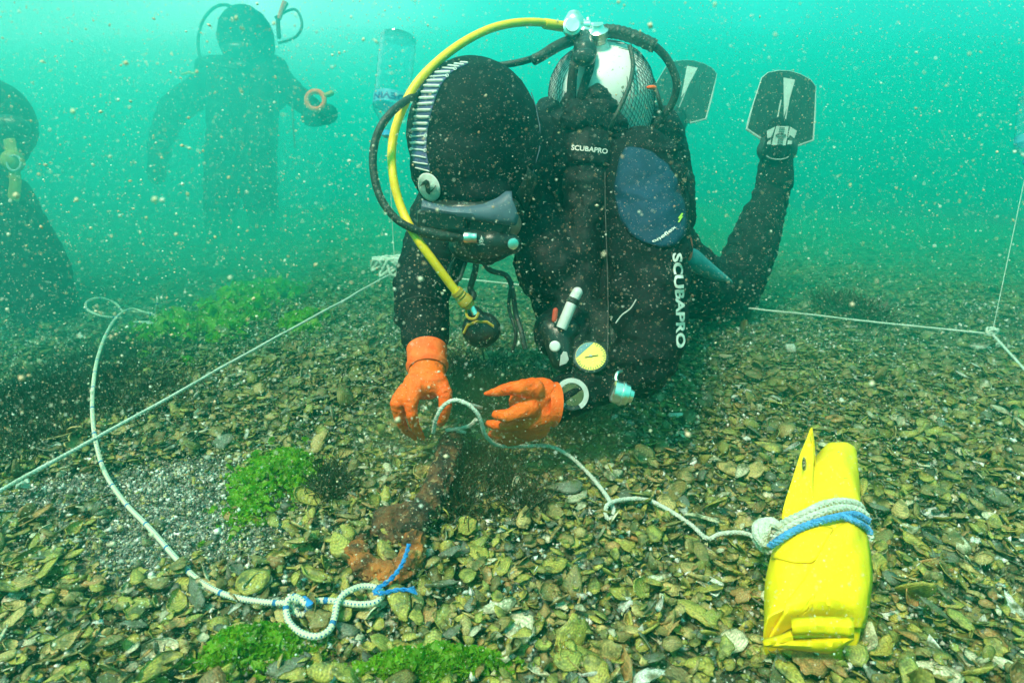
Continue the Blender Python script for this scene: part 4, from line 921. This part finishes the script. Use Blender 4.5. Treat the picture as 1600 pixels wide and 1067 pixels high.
# grey ring gauge
gc = P(894, 616, 1.05); gn = ((CAM-gc).normalized()+Vector((.15, 0, .25))).normalized(); gu = (UP-gn*UP.dot(gn)).normalized(); gr_ = gu.cross(gn)
gg = MB().lathe(gc-gn*.014, gn, [(0, .020), (.003, .025), (.012, .026)], 28).build('gauge', M['plastic'], dv)
m = disc(gc, gr_, gu, .0275, 44, R(-60), R(236), .0195); rim = m.build('gauge_rim', M['wgrey'], gg, smooth=False); s_ = rim.modifiers.new('s', 'SOLIDIFY'); s_.thickness = .004
disc(gc-gn*.0012, gr_, gu, .0195).build('gauge_glass', mat('gauge_glass', (.05, .055, .02), .12, (.09, .09, .03), 90), gg, smooth=False)
# chrome bolt snap / cylinder
cy = MB().lathe(P(956, 610, 1.01), P(990, 620, 1.01)-P(956, 610, 1.01), [(0, .014), (.002, .018), (.014, .0185), (.0145, .020), (.018, .020), (.0185, .0175), (.026, .0165), (.028, .012), (.034, .010)], 28).build('chrome_reel', M['chrome'], dv)
MB().tube(smooth_path([P(968, 600, 1.01), P(962, 592, 1.015), P(965, 582, 1.02), P(971, 580, 1.03)], 4), .0028, 8).build('chrome_clip', M['chrome'], dv)

# --- gloves
def glove(prims, name, parent, label=None):
    g = MB()
    for chain in prims:
        for (p0, r0), (p1, r1) in zip(chain, chain[1:]): g.cap(P(*p0), r0, P(*p1), r1, 14)
    o, bv = g.blob(name, M['orange'], parent, .0026, 3, .0011, .016)
    return o, bv
gr1, g1bv = glove([
    [((668, 575, 1.06), .029), ((666, 595, 1.045), .031)],
    [((652, 600, 1.03), .022), ((678, 598, 1.03), .022)],
    [((640, 612, 1.02), .018), ((632, 622, 1.01), .0135)],
    # index
    [((648, 608, 1.015), .016), ((642, 626, 1.00), .0115), ((643, 648, 1.00), .0088), ((650, 669, 1.02), .0075), ((660, 684, 1.04), .0048)],
    # middle
    [((635, 614, 1.02), .016), ((621, 630, 1.01), .0118), ((624, 652, 1.02), .0086), ((632, 671, 1.04), .0070), ((648, 684, 1.06), .0044)],
    # ring and little finger, curled behind
    [((636, 610, 1.05), .015), ((622, 624, 1.06), .011), ((622, 644, 1.08), .0085), ((630, 662, 1.10), .0062)],
    [((645, 602, 1.07), .014), ((632, 616, 1.10), .0100), ((628, 634, 1.12), .0078), ((634, 650, 1.14), .0056)],
    # thumb
    [((683, 598, 1.03), .018), ((695, 613, 1.02), .0120), ((696, 634, 1.02), .0105), ((692, 651, 1.03), .0095), ((688, 659, 1.04), .0078)],
], 'glove', dv)
cf = MB(); c0 = P(667, 545, 1.085); c1 = P(668, 586, 1.05); ax = (c1-c0)
cf.lathe(c0, ax, [(0, .0330), (.001, .0345), (.004, .0340), (.015, .0335), (.030, .0330), (.036, .0355), (.040, .0345), (.045, .031)], 32, False)
cf.build('cuff', M['cuff'], gr1)
gr2, g2bv = glove([
    [((846, 618, 1.05), .030), ((822, 628, 1.035), .028)],
    [((846, 642, 1.05), .030), ((824, 650, 1.045), .030)],
    [((838, 664, 1.07), .024), ((818, 664, 1.06), .024)],
    # thumb on top
    [((832, 608, 1.02), .019), ((812, 606, 1.00), .0125), ((794, 607, .995), .0098), ((776, 612, 1.0), .0072), ((758, 615, 1.01), .0032)],
    # index
    [((826, 636, 1.02), .019), ((808, 645, 1.005), .0130), ((792, 650, 1.0), .0105), ((776, 648, 1.01), .0078)],
    # middle
    [((826, 652, 1.04), .018), ((806, 662, 1.035), .0120), ((784, 665, 1.04), .0096), ((764, 662, 1.055), .0066)],
    # ring
    [((826, 664, 1.06), .017), ((806, 675, 1.06), .0115), ((786, 679, 1.065), .0092), ((768, 678, 1.08), .0064)],
    # little
    [((828, 674, 1.08), .016), ((808, 686, 1.085), .0105), ((792, 690, 1.09), .0084), ((778, 690, 1.10), .006)],
], 'glove', dv)
cf = MB(); c0 = P(868, 632, 1.06); c1 = P(838, 630, 1.05)
cf.lathe(c0, c1-c0, [(0, .036), (.001, .0375), (.006, .0365), (.018, .0375), (.022, .036)], 32, False); cf.build('cuff', M['orange'], gr2)

# --- fins
def fin(heel, tip, side, wid, name, parent, pale=True):
    """heel, tip: world points; side: unit vector across the blade"""
    ax = (tip-heel); Ln = ax.length; ax.normalize(); side = (side-ax*side.dot(ax)).normalized(); nn = ax.cross(side)
    if nn.dot(CAM-heel) < 0: nn = -nn
    def q(u, v, h=0): return heel+side*(u*wid/2)+ax*(v*Ln)+nn*h
    outl = [(-.55, .12), (-1.0, .20), (-.98, .30), (-.90, .55), (-.78, .85), (-.62, .93), (-.30, .98), (0, 1.0), (.34, .985), (.66, .94), (.84, .87), (.92, .55), (.97, .22), (.55, .12)]
    root = empty(name, heel, None, None); root.parent = parent; root.location = heel-world_origin(parent)
    m = MB(); n1 = len(outl); m.add([q(u, v, .003) for u, v in outl]+[q(u, v, -.003) for u, v in outl], [tuple(range(n1)), tuple(range(2*n1-1, n1-1, -1))]+[(i, (i+1) % n1, (i+1) % n1+n1, i+n1) for i in range(n1)])
    m.build('blade', M['finblade'], root, smooth=False)
    MB().tube([q(u, v, .0) for u, v in outl], [.0042]*3+[.003]*8+[.0042]*3, 6).build('blade_edge', M['finlight'], root)
    m = MB(); m.add([q(-.155, .90, .0045), q(.20, .90, .0045), (q(.10, .60, .0045)), q(.02, .42, .0045), q(-.04, .60, .0045)], [(0, 1, 2, 3, 4)]); m.tube([q(-.13, .62, .004), q(-.18, .18, .004)], .0022, 6); m.tube([q(.10, .62, .004), q(.06, .18, .004)], .0022, 6)
    m.build('centre_stripe', M['finlight'], root, smooth=False)
    for k in (-.75, -.5, -.3, .3, .5, .75): MB().tube([q(k, .24, .004), q(k*.86, .88, .004)], .0012, 5).build('blade_rib', M['finblade'], root)
    m = MB(); m.ell(q(-.06, .0, .012), (wid*.30, .045, .05)); m.cap(q(-.45, .10, 0), .014, q(-.30, -.12, .0), .016); m.cap(q(.40, .10, 0), .014, q(.30, -.12, .0), .016); m.cap(q(-.42, .05, .02), .018, q(.34, .05, .02), .018)
    m.blob('foot_pocket', M['rubber'], root, .006, 2)
    if pale:
        m = MB()
        def z1(x, y): return (1150+x/5.925, 100+y/5.925)
        dd = (heel-CAM).dot(FWD)-.095
        def poly(pp, dz=0): m.add([P(*z1(*p), dd-dz) for p in pp]+[P(*z1(*p), dd-dz+.006) for p in pp], [tuple(range(len(pp)))]+[(i, (i+1) % len(pp), (i+1) % len(pp)+len(pp), i+len(pp)) for i in range(len(pp))])
        poly([(372, 578), (490, 578), (460, 755), (328, 752)]); poly([(365, 582), (285, 620), (290, 690), (325, 680), (320, 745), (322, 690)]); poly([(500, 582), (565, 620), (540, 690), (500, 660), (480, 690), (478, 700)])
        poly([(285, 745), (322, 745), (325, 700), (292, 722)]); poly([(475, 745), (515, 745), (520, 715), (480, 705)])
        m.build('pocket_plate', M['finlight'], root, smooth=False)
        m = MB()
        for k in range(8):
            y_ = 592+k*20+(18 if k > 3 else 0); m.tube([P(*z1(402-k*3, y_), dd-.003), P(*z1(452-k*3, y_), dd-.003)], .0012, 5)
        m.tube([P(*z1(415+45*math.cos(a), 662+14*math.sin(a)), dd-.003) for a in np.linspace(0, 2*math.pi, 16, endpoint=False)], .0014, 5, closed=True)
        m.build('pocket_slots', M['dark'], root)
        m = MB().tube([P(*z1(*p), dd) for p in ((280, 852), (320, 875), (365, 885), (420, 884), (460, 875), (488, 860))], .0016, 6); m.build('strap_line', M['finlight'], root)
    return root
fin(P(1215, 238, 2.10), P(1233, 112, 2.16), RT, .222, 'fin', dv)
f2 = fin(P(1046, 200, 2.78), P(1084, 96, 2.95), Vector((.78, .35, .45)).normalized(), .28, 'fin', dv, False)

# ------------------------------------------------------------------ background diver
D = 4.7; K = D/3.0
b0 = P(375, 405, D); b0.z = float(terr(np.float64(b0.x), np.float64(b0.y)))
bd = empty('person', b0, 'hazy diver standing far behind, arms bent, holding a reel', 'diver')
b = MB()
def Q(x, y, dd=0): return P(x, y, D+dd*K)
b.ell(Q(385, 62), (.125*K, .14*K, .145*K)); b.cap(Q(385, 95), .09*K, Q(380, 125), .12*K)
b.cap(Q(345, 138), .11*K, Q(415, 138), .11*K); b.cap(Q(378, 150), .15*K, Q(376, 235), .12*K)
b.cap(Q(320, 138), .075*K, Q(272, 170, -.05), .065*K).cap(Q(272, 170, -.05), .065*K, Q(252, 215, -.15), .052*K).cap(Q(252, 215, -.15), .052*K, Q(246, 262, -.25), .038*K).ell(Q(245, 272, -.28), (.04*K, .04*K, .045*K))
b.cap(Q(430, 125), .075*K, Q(462, 150, -.1), .055*K).cap(Q(462, 150, -.1), .055*K, Q(490, 172, -.25), .042*K)
b.cap(Q(355, 240), .10*K, Q(345, 320, -.10), .072*K).cap(Q(398, 240), .10*K, Q(408, 320, -.10), .072*K).cap(Q(345, 320, -.1), .07*K, Q(338, 395), .045*K).cap(Q(408, 320, -.1), .07*K, Q(414, 395), .045*K)
bb, bbb = b.blob('wetsuit_body', M['neo'], bd, .018, 4, .010, .15)
m = MB(); m.cap(Q(345, 120, -.10), .06*K, Q(348, 230, -.10), .07*K).cap(Q(415, 120, -.10), .06*K, Q(408, 230, -.10), .07*K).cap(Q(325, 108, .05), .06*K, Q(430, 108, .05), .06*K); m.blob('buoyancy_vest', M['vest'], bd, .016, 3, .008, .1)
m = MB(); m.ell(Q(370, 78, -.12), (.07*K, .03*K, .035*K)); m.build('mask', M['plastic'], bd)
m = MB(); m.ell(Q(378, 106, -.14), (.045*K, .035*K, .03*K)); m.build('regulator', M['plastic'], bd)
tkm = MB(); tkm.cap(Q(395, 60, .22), .08*K, Q(385, 200, .22), .08*K); tkm.build('scuba_tank', M['rubber'], bd)
for q_, r_ in (((338, 400), 'l'), ((414, 400), 'r')):
    fb = MB(); fb.cap(Q(q_[0], q_[1]-4), .05*K, Q(q_[0]-3, q_[1]+2, -.12), .045*K); fb.blob('boot', M['neo'], bd, .014, 2)
MB().tube(smooth_path([Q(395, 25), Q(350, 8, -.05), Q(322, 25, -.1), Q(310, 60, -.12), Q(318, 95, -.15), Q(370, 108, -.18)], 6), .007*K, 8).build('black_hose', M['rubber'], bd)
MB().tube(smooth_path([Q(430, 28), Q(460, 15, -.05), Q(472, 38, -.1), Q(462, 58, -.1), Q(435, 68, -.1)], 6), .006*K, 8).build('black_hose', M['rubber'], bd)
MB().tube([Q(436, 30, -.05), Q(440, 18, -.05), Q(446, 4, -.05)], [.010*K, .012*K, .016*K], 8).build('snorkel', M['red'], bd)
MB().tube([Q(436, 60, -.05), Q(434, 30, -.05)], .010*K, 8).build('snorkel_tube', M['rubber'], bd)
MB().tube([Q(249+12.5*math.cos(a), 226+3*math.sin(a), -.17+.05*math.sin(a)) for a in np.linspace(0, 2*math.pi, 16, endpoint=False)], .012*K, 6, closed=True).build('arm_band', M['red'], bd)
MB().tube([Q(284, 116.5, -.10), Q(296, 114, -.12), Q(305, 116, -.12)], .006*K, 6).build('yellow_tab', M['yhose'], bd)
MB().tube([Q(457, 160, -.25), Q(458, 195, -.3), Q(461, 232, -.3)], .005*K, 6).build('dangling_hose', M['rubber'], bd)
rl = empty('reel', Q(495, 175, -.3), 'dark reel bag with an orange ring held out by the far diver', 'reel')
m = MB(); m.ell(Q(505, 178, -.28), (.062*K, .05*K, .045*K)); m.ell(Q(490, 185, -.28), (.05*K, .05*K, .035*K)); m.blob('pouch', M['vest'], rl, .010, 3, .006, .05)
MB().tube([Q(493+14*math.cos(a), 157+14*math.sin(a), -.37) for a in np.linspace(0, 2*math.pi, 24, endpoint=False)], .0105*K, 8, closed=True).build('orange_ring', M['cuff'], rl)
m = MB(); m.cap(Q(508, 150, -.37), .01*K, Q(518, 146, -.36), .011*K).build('knob', M['ydim'], rl)

# ------------------------------------------------------------------ diver at the left edge
lb_ = G(-60, 640, 0)
ld = empty('person', lb_, 'murky diver cut off by the left edge, head bowed, yellow hose at the mouth', 'diver')
b = MB(); D = 2.25; KL = 1.17
b.cap(P(-30, 270, D), .09*KL, P(-60, 330, D+.05), .16*KL); b.cap(P(-60, 340, D), .20*KL, P(-70, 480, D), .20*KL); b.cap(P(-20, 320, D-.05), .12*KL, P(50, 420, D-.1), .095*KL).cap(P(50, 420, D-.1), .095*KL, P(75, 510, D-.2), .075*KL).cap(P(75, 510, D-.2), .07*KL, P(30, 570, D-.4), .05*KL)
b.cap(P(-40, 520, D), .16*KL, P(60, 540, D-.05), .11*KL).cap(P(60, 540, D-.05), .11*KL, P(-60, 590, D+.1), .08*KL)
b.blob('wetsuit_body', M['neo'], ld, .011, 4, .007, .08)
m = MB(); m.ell(P(-8, 190, D), (.125, .13, .145)); m.ell(P(8, 225, D-.04), (.07, .08, .08)); lh, lhb = m.blob('hood', M['neofine'], ld, .009, 4, .002, .05)
m = MB(); m.ell(P(12, 200, D-.13), (.075, .035, .042)); lm = m.build('mask', M['plastic'], ld)
m = MB(); m.ell(P(20, 252, D-.15), (.036, .03, .036)); m.build('regulator', M['ydim'], ld)
MB().tube([P(22+11*math.cos(a), 255+12*math.sin(a), D-.175) for a in np.linspace(0, 2*math.pi, 20, endpoint=False)], .004, 6, closed=True).build('regulator_ring', M['wgrey'], ld)
MB().tube(smooth_path([P(14, 218, D-.15), P(20, 250, D-.15), P(24, 285, D-.14), P(20, 312, D-.13)], 6), [(.020, .008)]*19, 8, flat=RT).build('yellow_hose', M['ydim'], ld)

# ------------------------------------------------------------------ yellow rolled bag
def z5(x, y): return (1050+x/2.5, 640+y/2.5)
bag = empty('lift_bag', G(1270, 960, 0), 'rolled bright yellow fabric bag tied with white and blue rope', 'bag')
sec = [((356, 902), (736, 852), .040, .046), ((360, 800), (752, 770), .046, .052), ((362, 700), (768, 662), .055, .060), ((395, 575), (760, 545), .058, .060), ((430, 470), (742, 430), .055, .052), ((470, 380), (735, 330), .060, .052), ((540, 300), (731, 262), .062, .050), ((555, 225), (722, 215), .062, .044)]
rings_ = []
for (l_, r_, hh, tk) in sec:
    lp_, rp_ = z5(*l_), z5(*r_); c = G((lp_[0]+rp_[0])/2, (lp_[1]+rp_[1])/2, hh); d = (c-CAM).dot(FWD)
    rings_.append((c, P(*lp_, d), P(*rp_, d), tk))
m = MB(); vs = []; ns = 40; nb = len(rings_)
cen = smooth_path([r_[0] for r_ in rings_], 4); LL = smooth_path([r_[1] for r_ in rings_], 4); RR = smooth_path([r_[2] for r_ in rings_], 4); TT = smooth_path([Vector((r_[3], 0, 0)) for r_ in rings_], 4)
axb = (rings_[-1][0]-rings_[0][0]).normalized()
for i, (c, l_, r_, tk) in enumerate(zip(cen, LL, RR, TT)):
    e1 = (r_-l_)/2; e2 = e1.cross(axb).normalized(); e2 = -e2 if e2.z < 0 else e2
    for j in range(ns):
        a = 2*math.pi*j/ns; ca_, sa_ = math.cos(a), math.sin(a); pw = .72
        x_ = math.copysign(abs(ca_)**pw, ca_); y_ = math.copysign(abs(sa_)**pw, sa_)
        f_ = 1+.035*math.sin(3*a+i*.35)+.022*math.sin(5*a-i*.5)+.012*math.sin(11*a+i*.9)
        vs.append((l_+r_)/2+e1*x_*(1 if abs(x_) > .9 else f_)+e2*y_*tk[0]*f_*.95)
nr_ = len(cen); m.add(vs, [(i*ns+j, i*ns+(j+1) % ns, (i+1)*ns+(j+1) % ns, (i+1)*ns+j) for i in range(nr_-1) for j in range(ns)])
# closed far end and sunk near end
for base_i, shr, mv in ((nr_-1, .75, .02), (0, .97, .004)):
    c = sum((Vector(vs[base_i*ns+j]) for j in range(ns)), Vector())/ns; sg = 1 if base_i else 1
    rr2 = [c+(Vector(vs[base_i*ns+j])-c)*shr+axb*(mv if base_i else -.002) for j in range(ns)]; rr3 = [c+(Vector(vs[base_i*ns+j])-c)*.4+axb*(mv*1.3 if base_i else .004) for j in range(ns)]
    o0 = len(m.v); m.v += [tuple(p) for p in rr2+rr3]; m.uv += [(0, 0)]*(2*ns); b_i = base_i*ns
    for j in range(ns):
        j2 = (j+1) % ns; m.f.append((b_i+j, b_i+j2, o0+j2, o0+j)); m.f.append((o0+j, o0+j2, o0+ns+j2, o0+ns+j))
    m.f.append(tuple(o0+ns+j for j in range(ns)))
bb_ = m.build('rolled_fabric', M['yellow'], bag); bgv = bvh_of(bb_)
# overlapping outer wrap with its diagonal edge
wrapP = [z5(*p) for p in ((362, 897), (420, 800), (500, 690), (560, 590), (600, 520), (640, 468), (700, 440), (738, 432), (752, 500), (760, 560), (766, 660), (752, 770), (734, 846), (690, 838), (600, 822), (500, 822), (430, 856))]
fan(bgv, wrapP, 'outer_wrap', M['yellow'], bag, .0035, 12, 90, thick=.003)
wrapQ = [z5(*p) for p in ((395, 580), (470, 600), (540, 602), (560, 590), (600, 520), (630, 470), (560, 455), (480, 500), (430, 540))]
fan(bgv, wrapQ, 'inner_wrap', M['yellow'], bag, .0022, 8, 60, thick=.0022)
# folded inner roll showing at the near end
d0 = (rings_[0][0]-CAM).dot(FWD)-.028
def sheet(pix_a, pix_b, da, db, name, th=.0022, n=14):
    A = resample(pix_a, n); B = resample(pix_b, n); mm = MB(); vs = []
    for k in range(5):
        for a1, b1 in zip(A, B): q = a1.lerp(b1, k/4); vs.append(P(q[0], q[1], da+(db-da)*k/4-.007*math.sin(math.pi*k/4)+.0015*math.sin(q[0]*.25)))
    mm.add(vs, [(k*n+j, k*n+j+1, (k+1)*n+j+1, (k+1)*n+j) for k in range(4) for j in range(n-1)]); oo = mm.build(name, M['yellow'], bag); s_ = oo.modifiers.new('s', 'SOLIDIFY'); s_.thickness = th; return oo
Z = lambda *pp: [z5(*p) for p in pp]
sheet(Z((468, 822), (560, 812), (705, 818)), Z((470, 872), (560, 872), (706, 884)), d0-.002, d0-.010, 'roll_fold')
sheet(Z((470, 908), (560, 902), (640, 892), (706, 884)), Z((360, 915), (500, 932), (622, 946), (704, 892)), d0-.006, d0+.002, 'roll_fold')
sheet(Z((470, 874), (520, 868), (600, 878), (690, 882)), Z((470, 906), (520, 902), (600, 896), (690, 886)), d0+.006, d0+.006, 'roll_fold')
sheet(Z((358, 905), (440, 880), (468, 866)), Z((360, 918), (440, 906), (470, 904)), d0+.004, d0-.004, 'roll_fold')
# standing corner flap with eyelet hole
fl = Z((541, 70), (520, 125), (500, 172), (470, 270), (445, 350), (430, 405), (432, 448), (500, 425), (565, 390), (548, 355), (549, 260), (553, 190), (549, 120))
N2 = 52; po_ = resample(fl, N2, True); hc_ = z5(514, 215); cen_ang = [math.atan2(p[1]-hc_[1], p[0]-hc_[0]) for p in po_]
hl = [(hc_[0]+3.6*math.cos(a), hc_[1]+11*math.sin(a)) for a in cen_ang]
def dfl(y): return float(np.interp(y, [668, 700, 740, 800, 820], [.985, .94, .895, .835, .82]))
m = MB(); vs = []; RG = 6
for k in range(RG+1):
    for (hx, hy), p in zip(hl, po_): x_ = hx+(p[0]-hx)*k/RG; y_ = hy+(p[1]-hy)*k/RG; vs.append(P(x_, y_, dfl(y_)-.004*math.sin((x_-1220)*.08)))
m.add(vs, [(k*N2+j, k*N2+(j+1) % N2, (k+1)*N2+(j+1) % N2, (k+1)*N2+j) for k in range(RG) for j in range(N2)])
fo = m.build('corner_flap', M['yellow'], bag); s_ = fo.modifiers.new('s', 'SOLIDIFY'); s_.thickness = .002
MB().tube([P(x_, y_, dfl(y_)-.002) for x_, y_ in hl], .0012, 6, closed=True).build('eyelet', M['hole'], fo)
sheet(Z((541, 70), (549, 120), (553, 190), (549, 260), (548, 355)), Z((546, 75), (560, 190), (572, 260), (600, 330), (585, 380)), dfl(690)-.002, dfl(720)+.03, 'flap_fold')
# ropes round the bag
def around(pp, off): return project(bgv, [z5(*p) for p in pp], off)
tie = empty('bag_tie', G(1215, 850, 0), 'white and blue rope knotted round the waist of the yellow bag', 'rope')
for pp, r_ in ((((398, 480), (450, 458), (520, 425), (590, 390), (660, 376), (715, 385), (748, 410), (760, 440)), .0052), (((405, 500), (470, 475), (540, 440), (610, 412), (680, 398), (735, 415), (757, 450), (758, 510)), .0048)):
    twisted(around(pp, .006), r_, 3, .02, 6).build('white_strand', M['rope'], tie)
twisted(around(((405, 552), (440, 525), (500, 492), (570, 462), (640, 440), (700, 428), (768, 436)), .0085), .0046, 3, .018, 6).build('blue_strand', M['bluerope'], tie)
twisted(around(((660, 442), (700, 455), (730, 470), (752, 498)), .009), .0042, 3, .018, 6).build('blue_strand', M['bluerope'], tie)
kc = around(((410, 495),), .012)[0]
for k in range(3):
    q = [kc+RT*(.016*math.cos(a)*(1-.2*k)+.002*k)+UP*(.014*math.sin(a))-FWD*(.004+.006*math.sin(a*2+k)) for a in np.linspace(0, 2*math.pi, 14, endpoint=False)]
    MB().tube(smooth_path(q, 3, True), .0052, 8, closed=True).build('knot_turn', M['rope'], tie)
twisted([kc-RT*.018-UP*.004, kc-UP*.020-RT*.008, kc-UP*.024+RT*.006, kc-UP*.016+RT*.020], .0048, 3, .02, 6).build('knot_end', M['rope'], tie)
# white cord from the hands to the bag
wc = [P(677, 676, 1.03), P(681, 655, 1.00), P(692, 635, .99), P(710, 625, .985), P(730, 631, .985), P(745, 645, .99), P(752, 660, 1.0), P(757, 677, 1.02), P(768, 690, 1.05), P(785, 697, 1.08), P(820, 697, 1.12), G(858, 697, .055), G(888, 711, .045), G(915, 735, .025), G(937, 760, .025), G(953, 783, .03), G(959, 798, .022), G(953, 812, .02), G(946, 803, .025), G(950, 788, .035), G(975, 780, .03), G(1008, 780, .028), G(1040, 794, .025), G(1078, 818, .022), G(1105, 841, .02), G(1125, 834, .026), G(1158, 832, .03), G(1190, 841, .03), kc-RT*.012]
wo = twisted(wc, .0035, 3, .014, 6).build('white_cord', M['rope']); tag(wo, 'thin white cord looping from the orange gloves across the shells to the yellow bag', 'cord')
MB().tube(smooth_path([P(734, 632, 1.0), P(742, 634, 1.02), P(752, 637, 1.05)], 4), .0030, 7).build('cord_end', M['rope'], wo)
MB().tube(smooth_path([P(744, 655, 1.06), P(735, 664, 1.07), P(720, 669, 1.08), P(706, 671, 1.09), P(696, 672, 1.09)], 4), .0034, 7).build('cord_end', M['rope'], wo)
MB().tube(smooth_path([P(728, 676, 1.10), P(718, 674, 1.10), P(700, 677, 1.10)], 4), .0028, 7).build('cord_end', M['rope'], wo)

# ------------------------------------------------------------------ suspended particles
def snow(n, dmin, dmax, s0, s1, name, label, cols, pw=1.0, x1=1750):
    d = dmin+(dmax-dmin)*rng.uniform(0, 1, n)**pw; px = -150+(x1+150)*rng.uniform(0, 1, n)**(1 if x1 > 1000 else 1.3); py = rng.uniform(-120, 1187, n)
    # denser at the left, as in the current there
    c = np.array(CAM)+d[:, None]*(np.array(FWD)+np.array(RT)*((px-800)/F)[:, None]-np.array(UP)*((py-533.5)/F)[:, None])
    ok = (c[:, 2] > terr(c[:, 0], c[:, 1])+.02); c = c[ok]; n = len(c)
    s = np.exp(rng.normal(math.log(s0), s1, n)); s = np.minimum(s, s0*4.5)
    octv = np.array([(1, 0, 0), (-1, 0, 0), (0, 1, 0), (0, -1, 0), (0, 0, 1), (0, 0, -1.)]); of = np.array([(0, 2, 4), (2, 1, 4), (1, 3, 4), (3, 0, 4), (2, 0, 5), (1, 2, 5), (3, 1, 5), (0, 3, 5)])
    st_ = rng.uniform(.5, 1.5, (n, 1, 3)); Rr = rots(rng.uniform(0, 6.28, n), rng.uniform(0, 3, n), rng.uniform(0, 6.28, n), np.zeros(n, bool))
    V = (np.einsum('nij,nvj->nvi', Rr, octv[None]*st_)*s[:, None, None]+c[:, None]).reshape(-1, 3); Fc = (of[None]+(np.arange(n)*6)[:, None, None]).reshape(-1, 3)
    cc = np.array(cols)[rng.choice(len(cols), n)]; m_ = np_mesh(name, V, Fc, np.repeat(cc, 6, 0)); 
    m_.materials.append(SN); o = bpy.data.objects.new(name, m_); col.objects.link(o); tag(o, label, 'particles', kind='stuff')
SN = bpy.data.materials.new('marine_snow'); SN.use_nodes = True; t = SN.node_tree; bs = t.nodes['Principled BSDF']; at = t.nodes.new('ShaderNodeAttribute'); at.attribute_name = 'tint'; t.links.new(at.outputs['Color'], bs.inputs['Base Color']); bs.inputs['Roughness'].default_value = .9
SC = [(.8, .8, .7), (.8, .78, .7), (.7, .5, .3), (.55, .5, .3), (.85, .85, .8), (.7, .42, .25)]
snow(120000, .32, 1.30, .00027, .45, 'marine_snow', 'fine pale silt specks drifting through all the water', SC, .7)
snow(420, .28, 1.1, .0007, .55, 'marine_snow', 'larger tan flakes drifting close to the camera', [(.75, .6, .45), (.75, .7, .5), (.65, .65, .45), (.7, .5, .35)])
snow(16000, .30, 1.2, .00040, .55, 'marine_snow', 'thick drift of tan flakes on the left side of the water', [(.75, .6, .42), (.8, .75, .6), (.8, .8, .7), (.75, .5, .32)], .8, 700)
print('TRIS', sum(len(o.data.polygons) for o in scn.objects if o.type == 'MESH'))
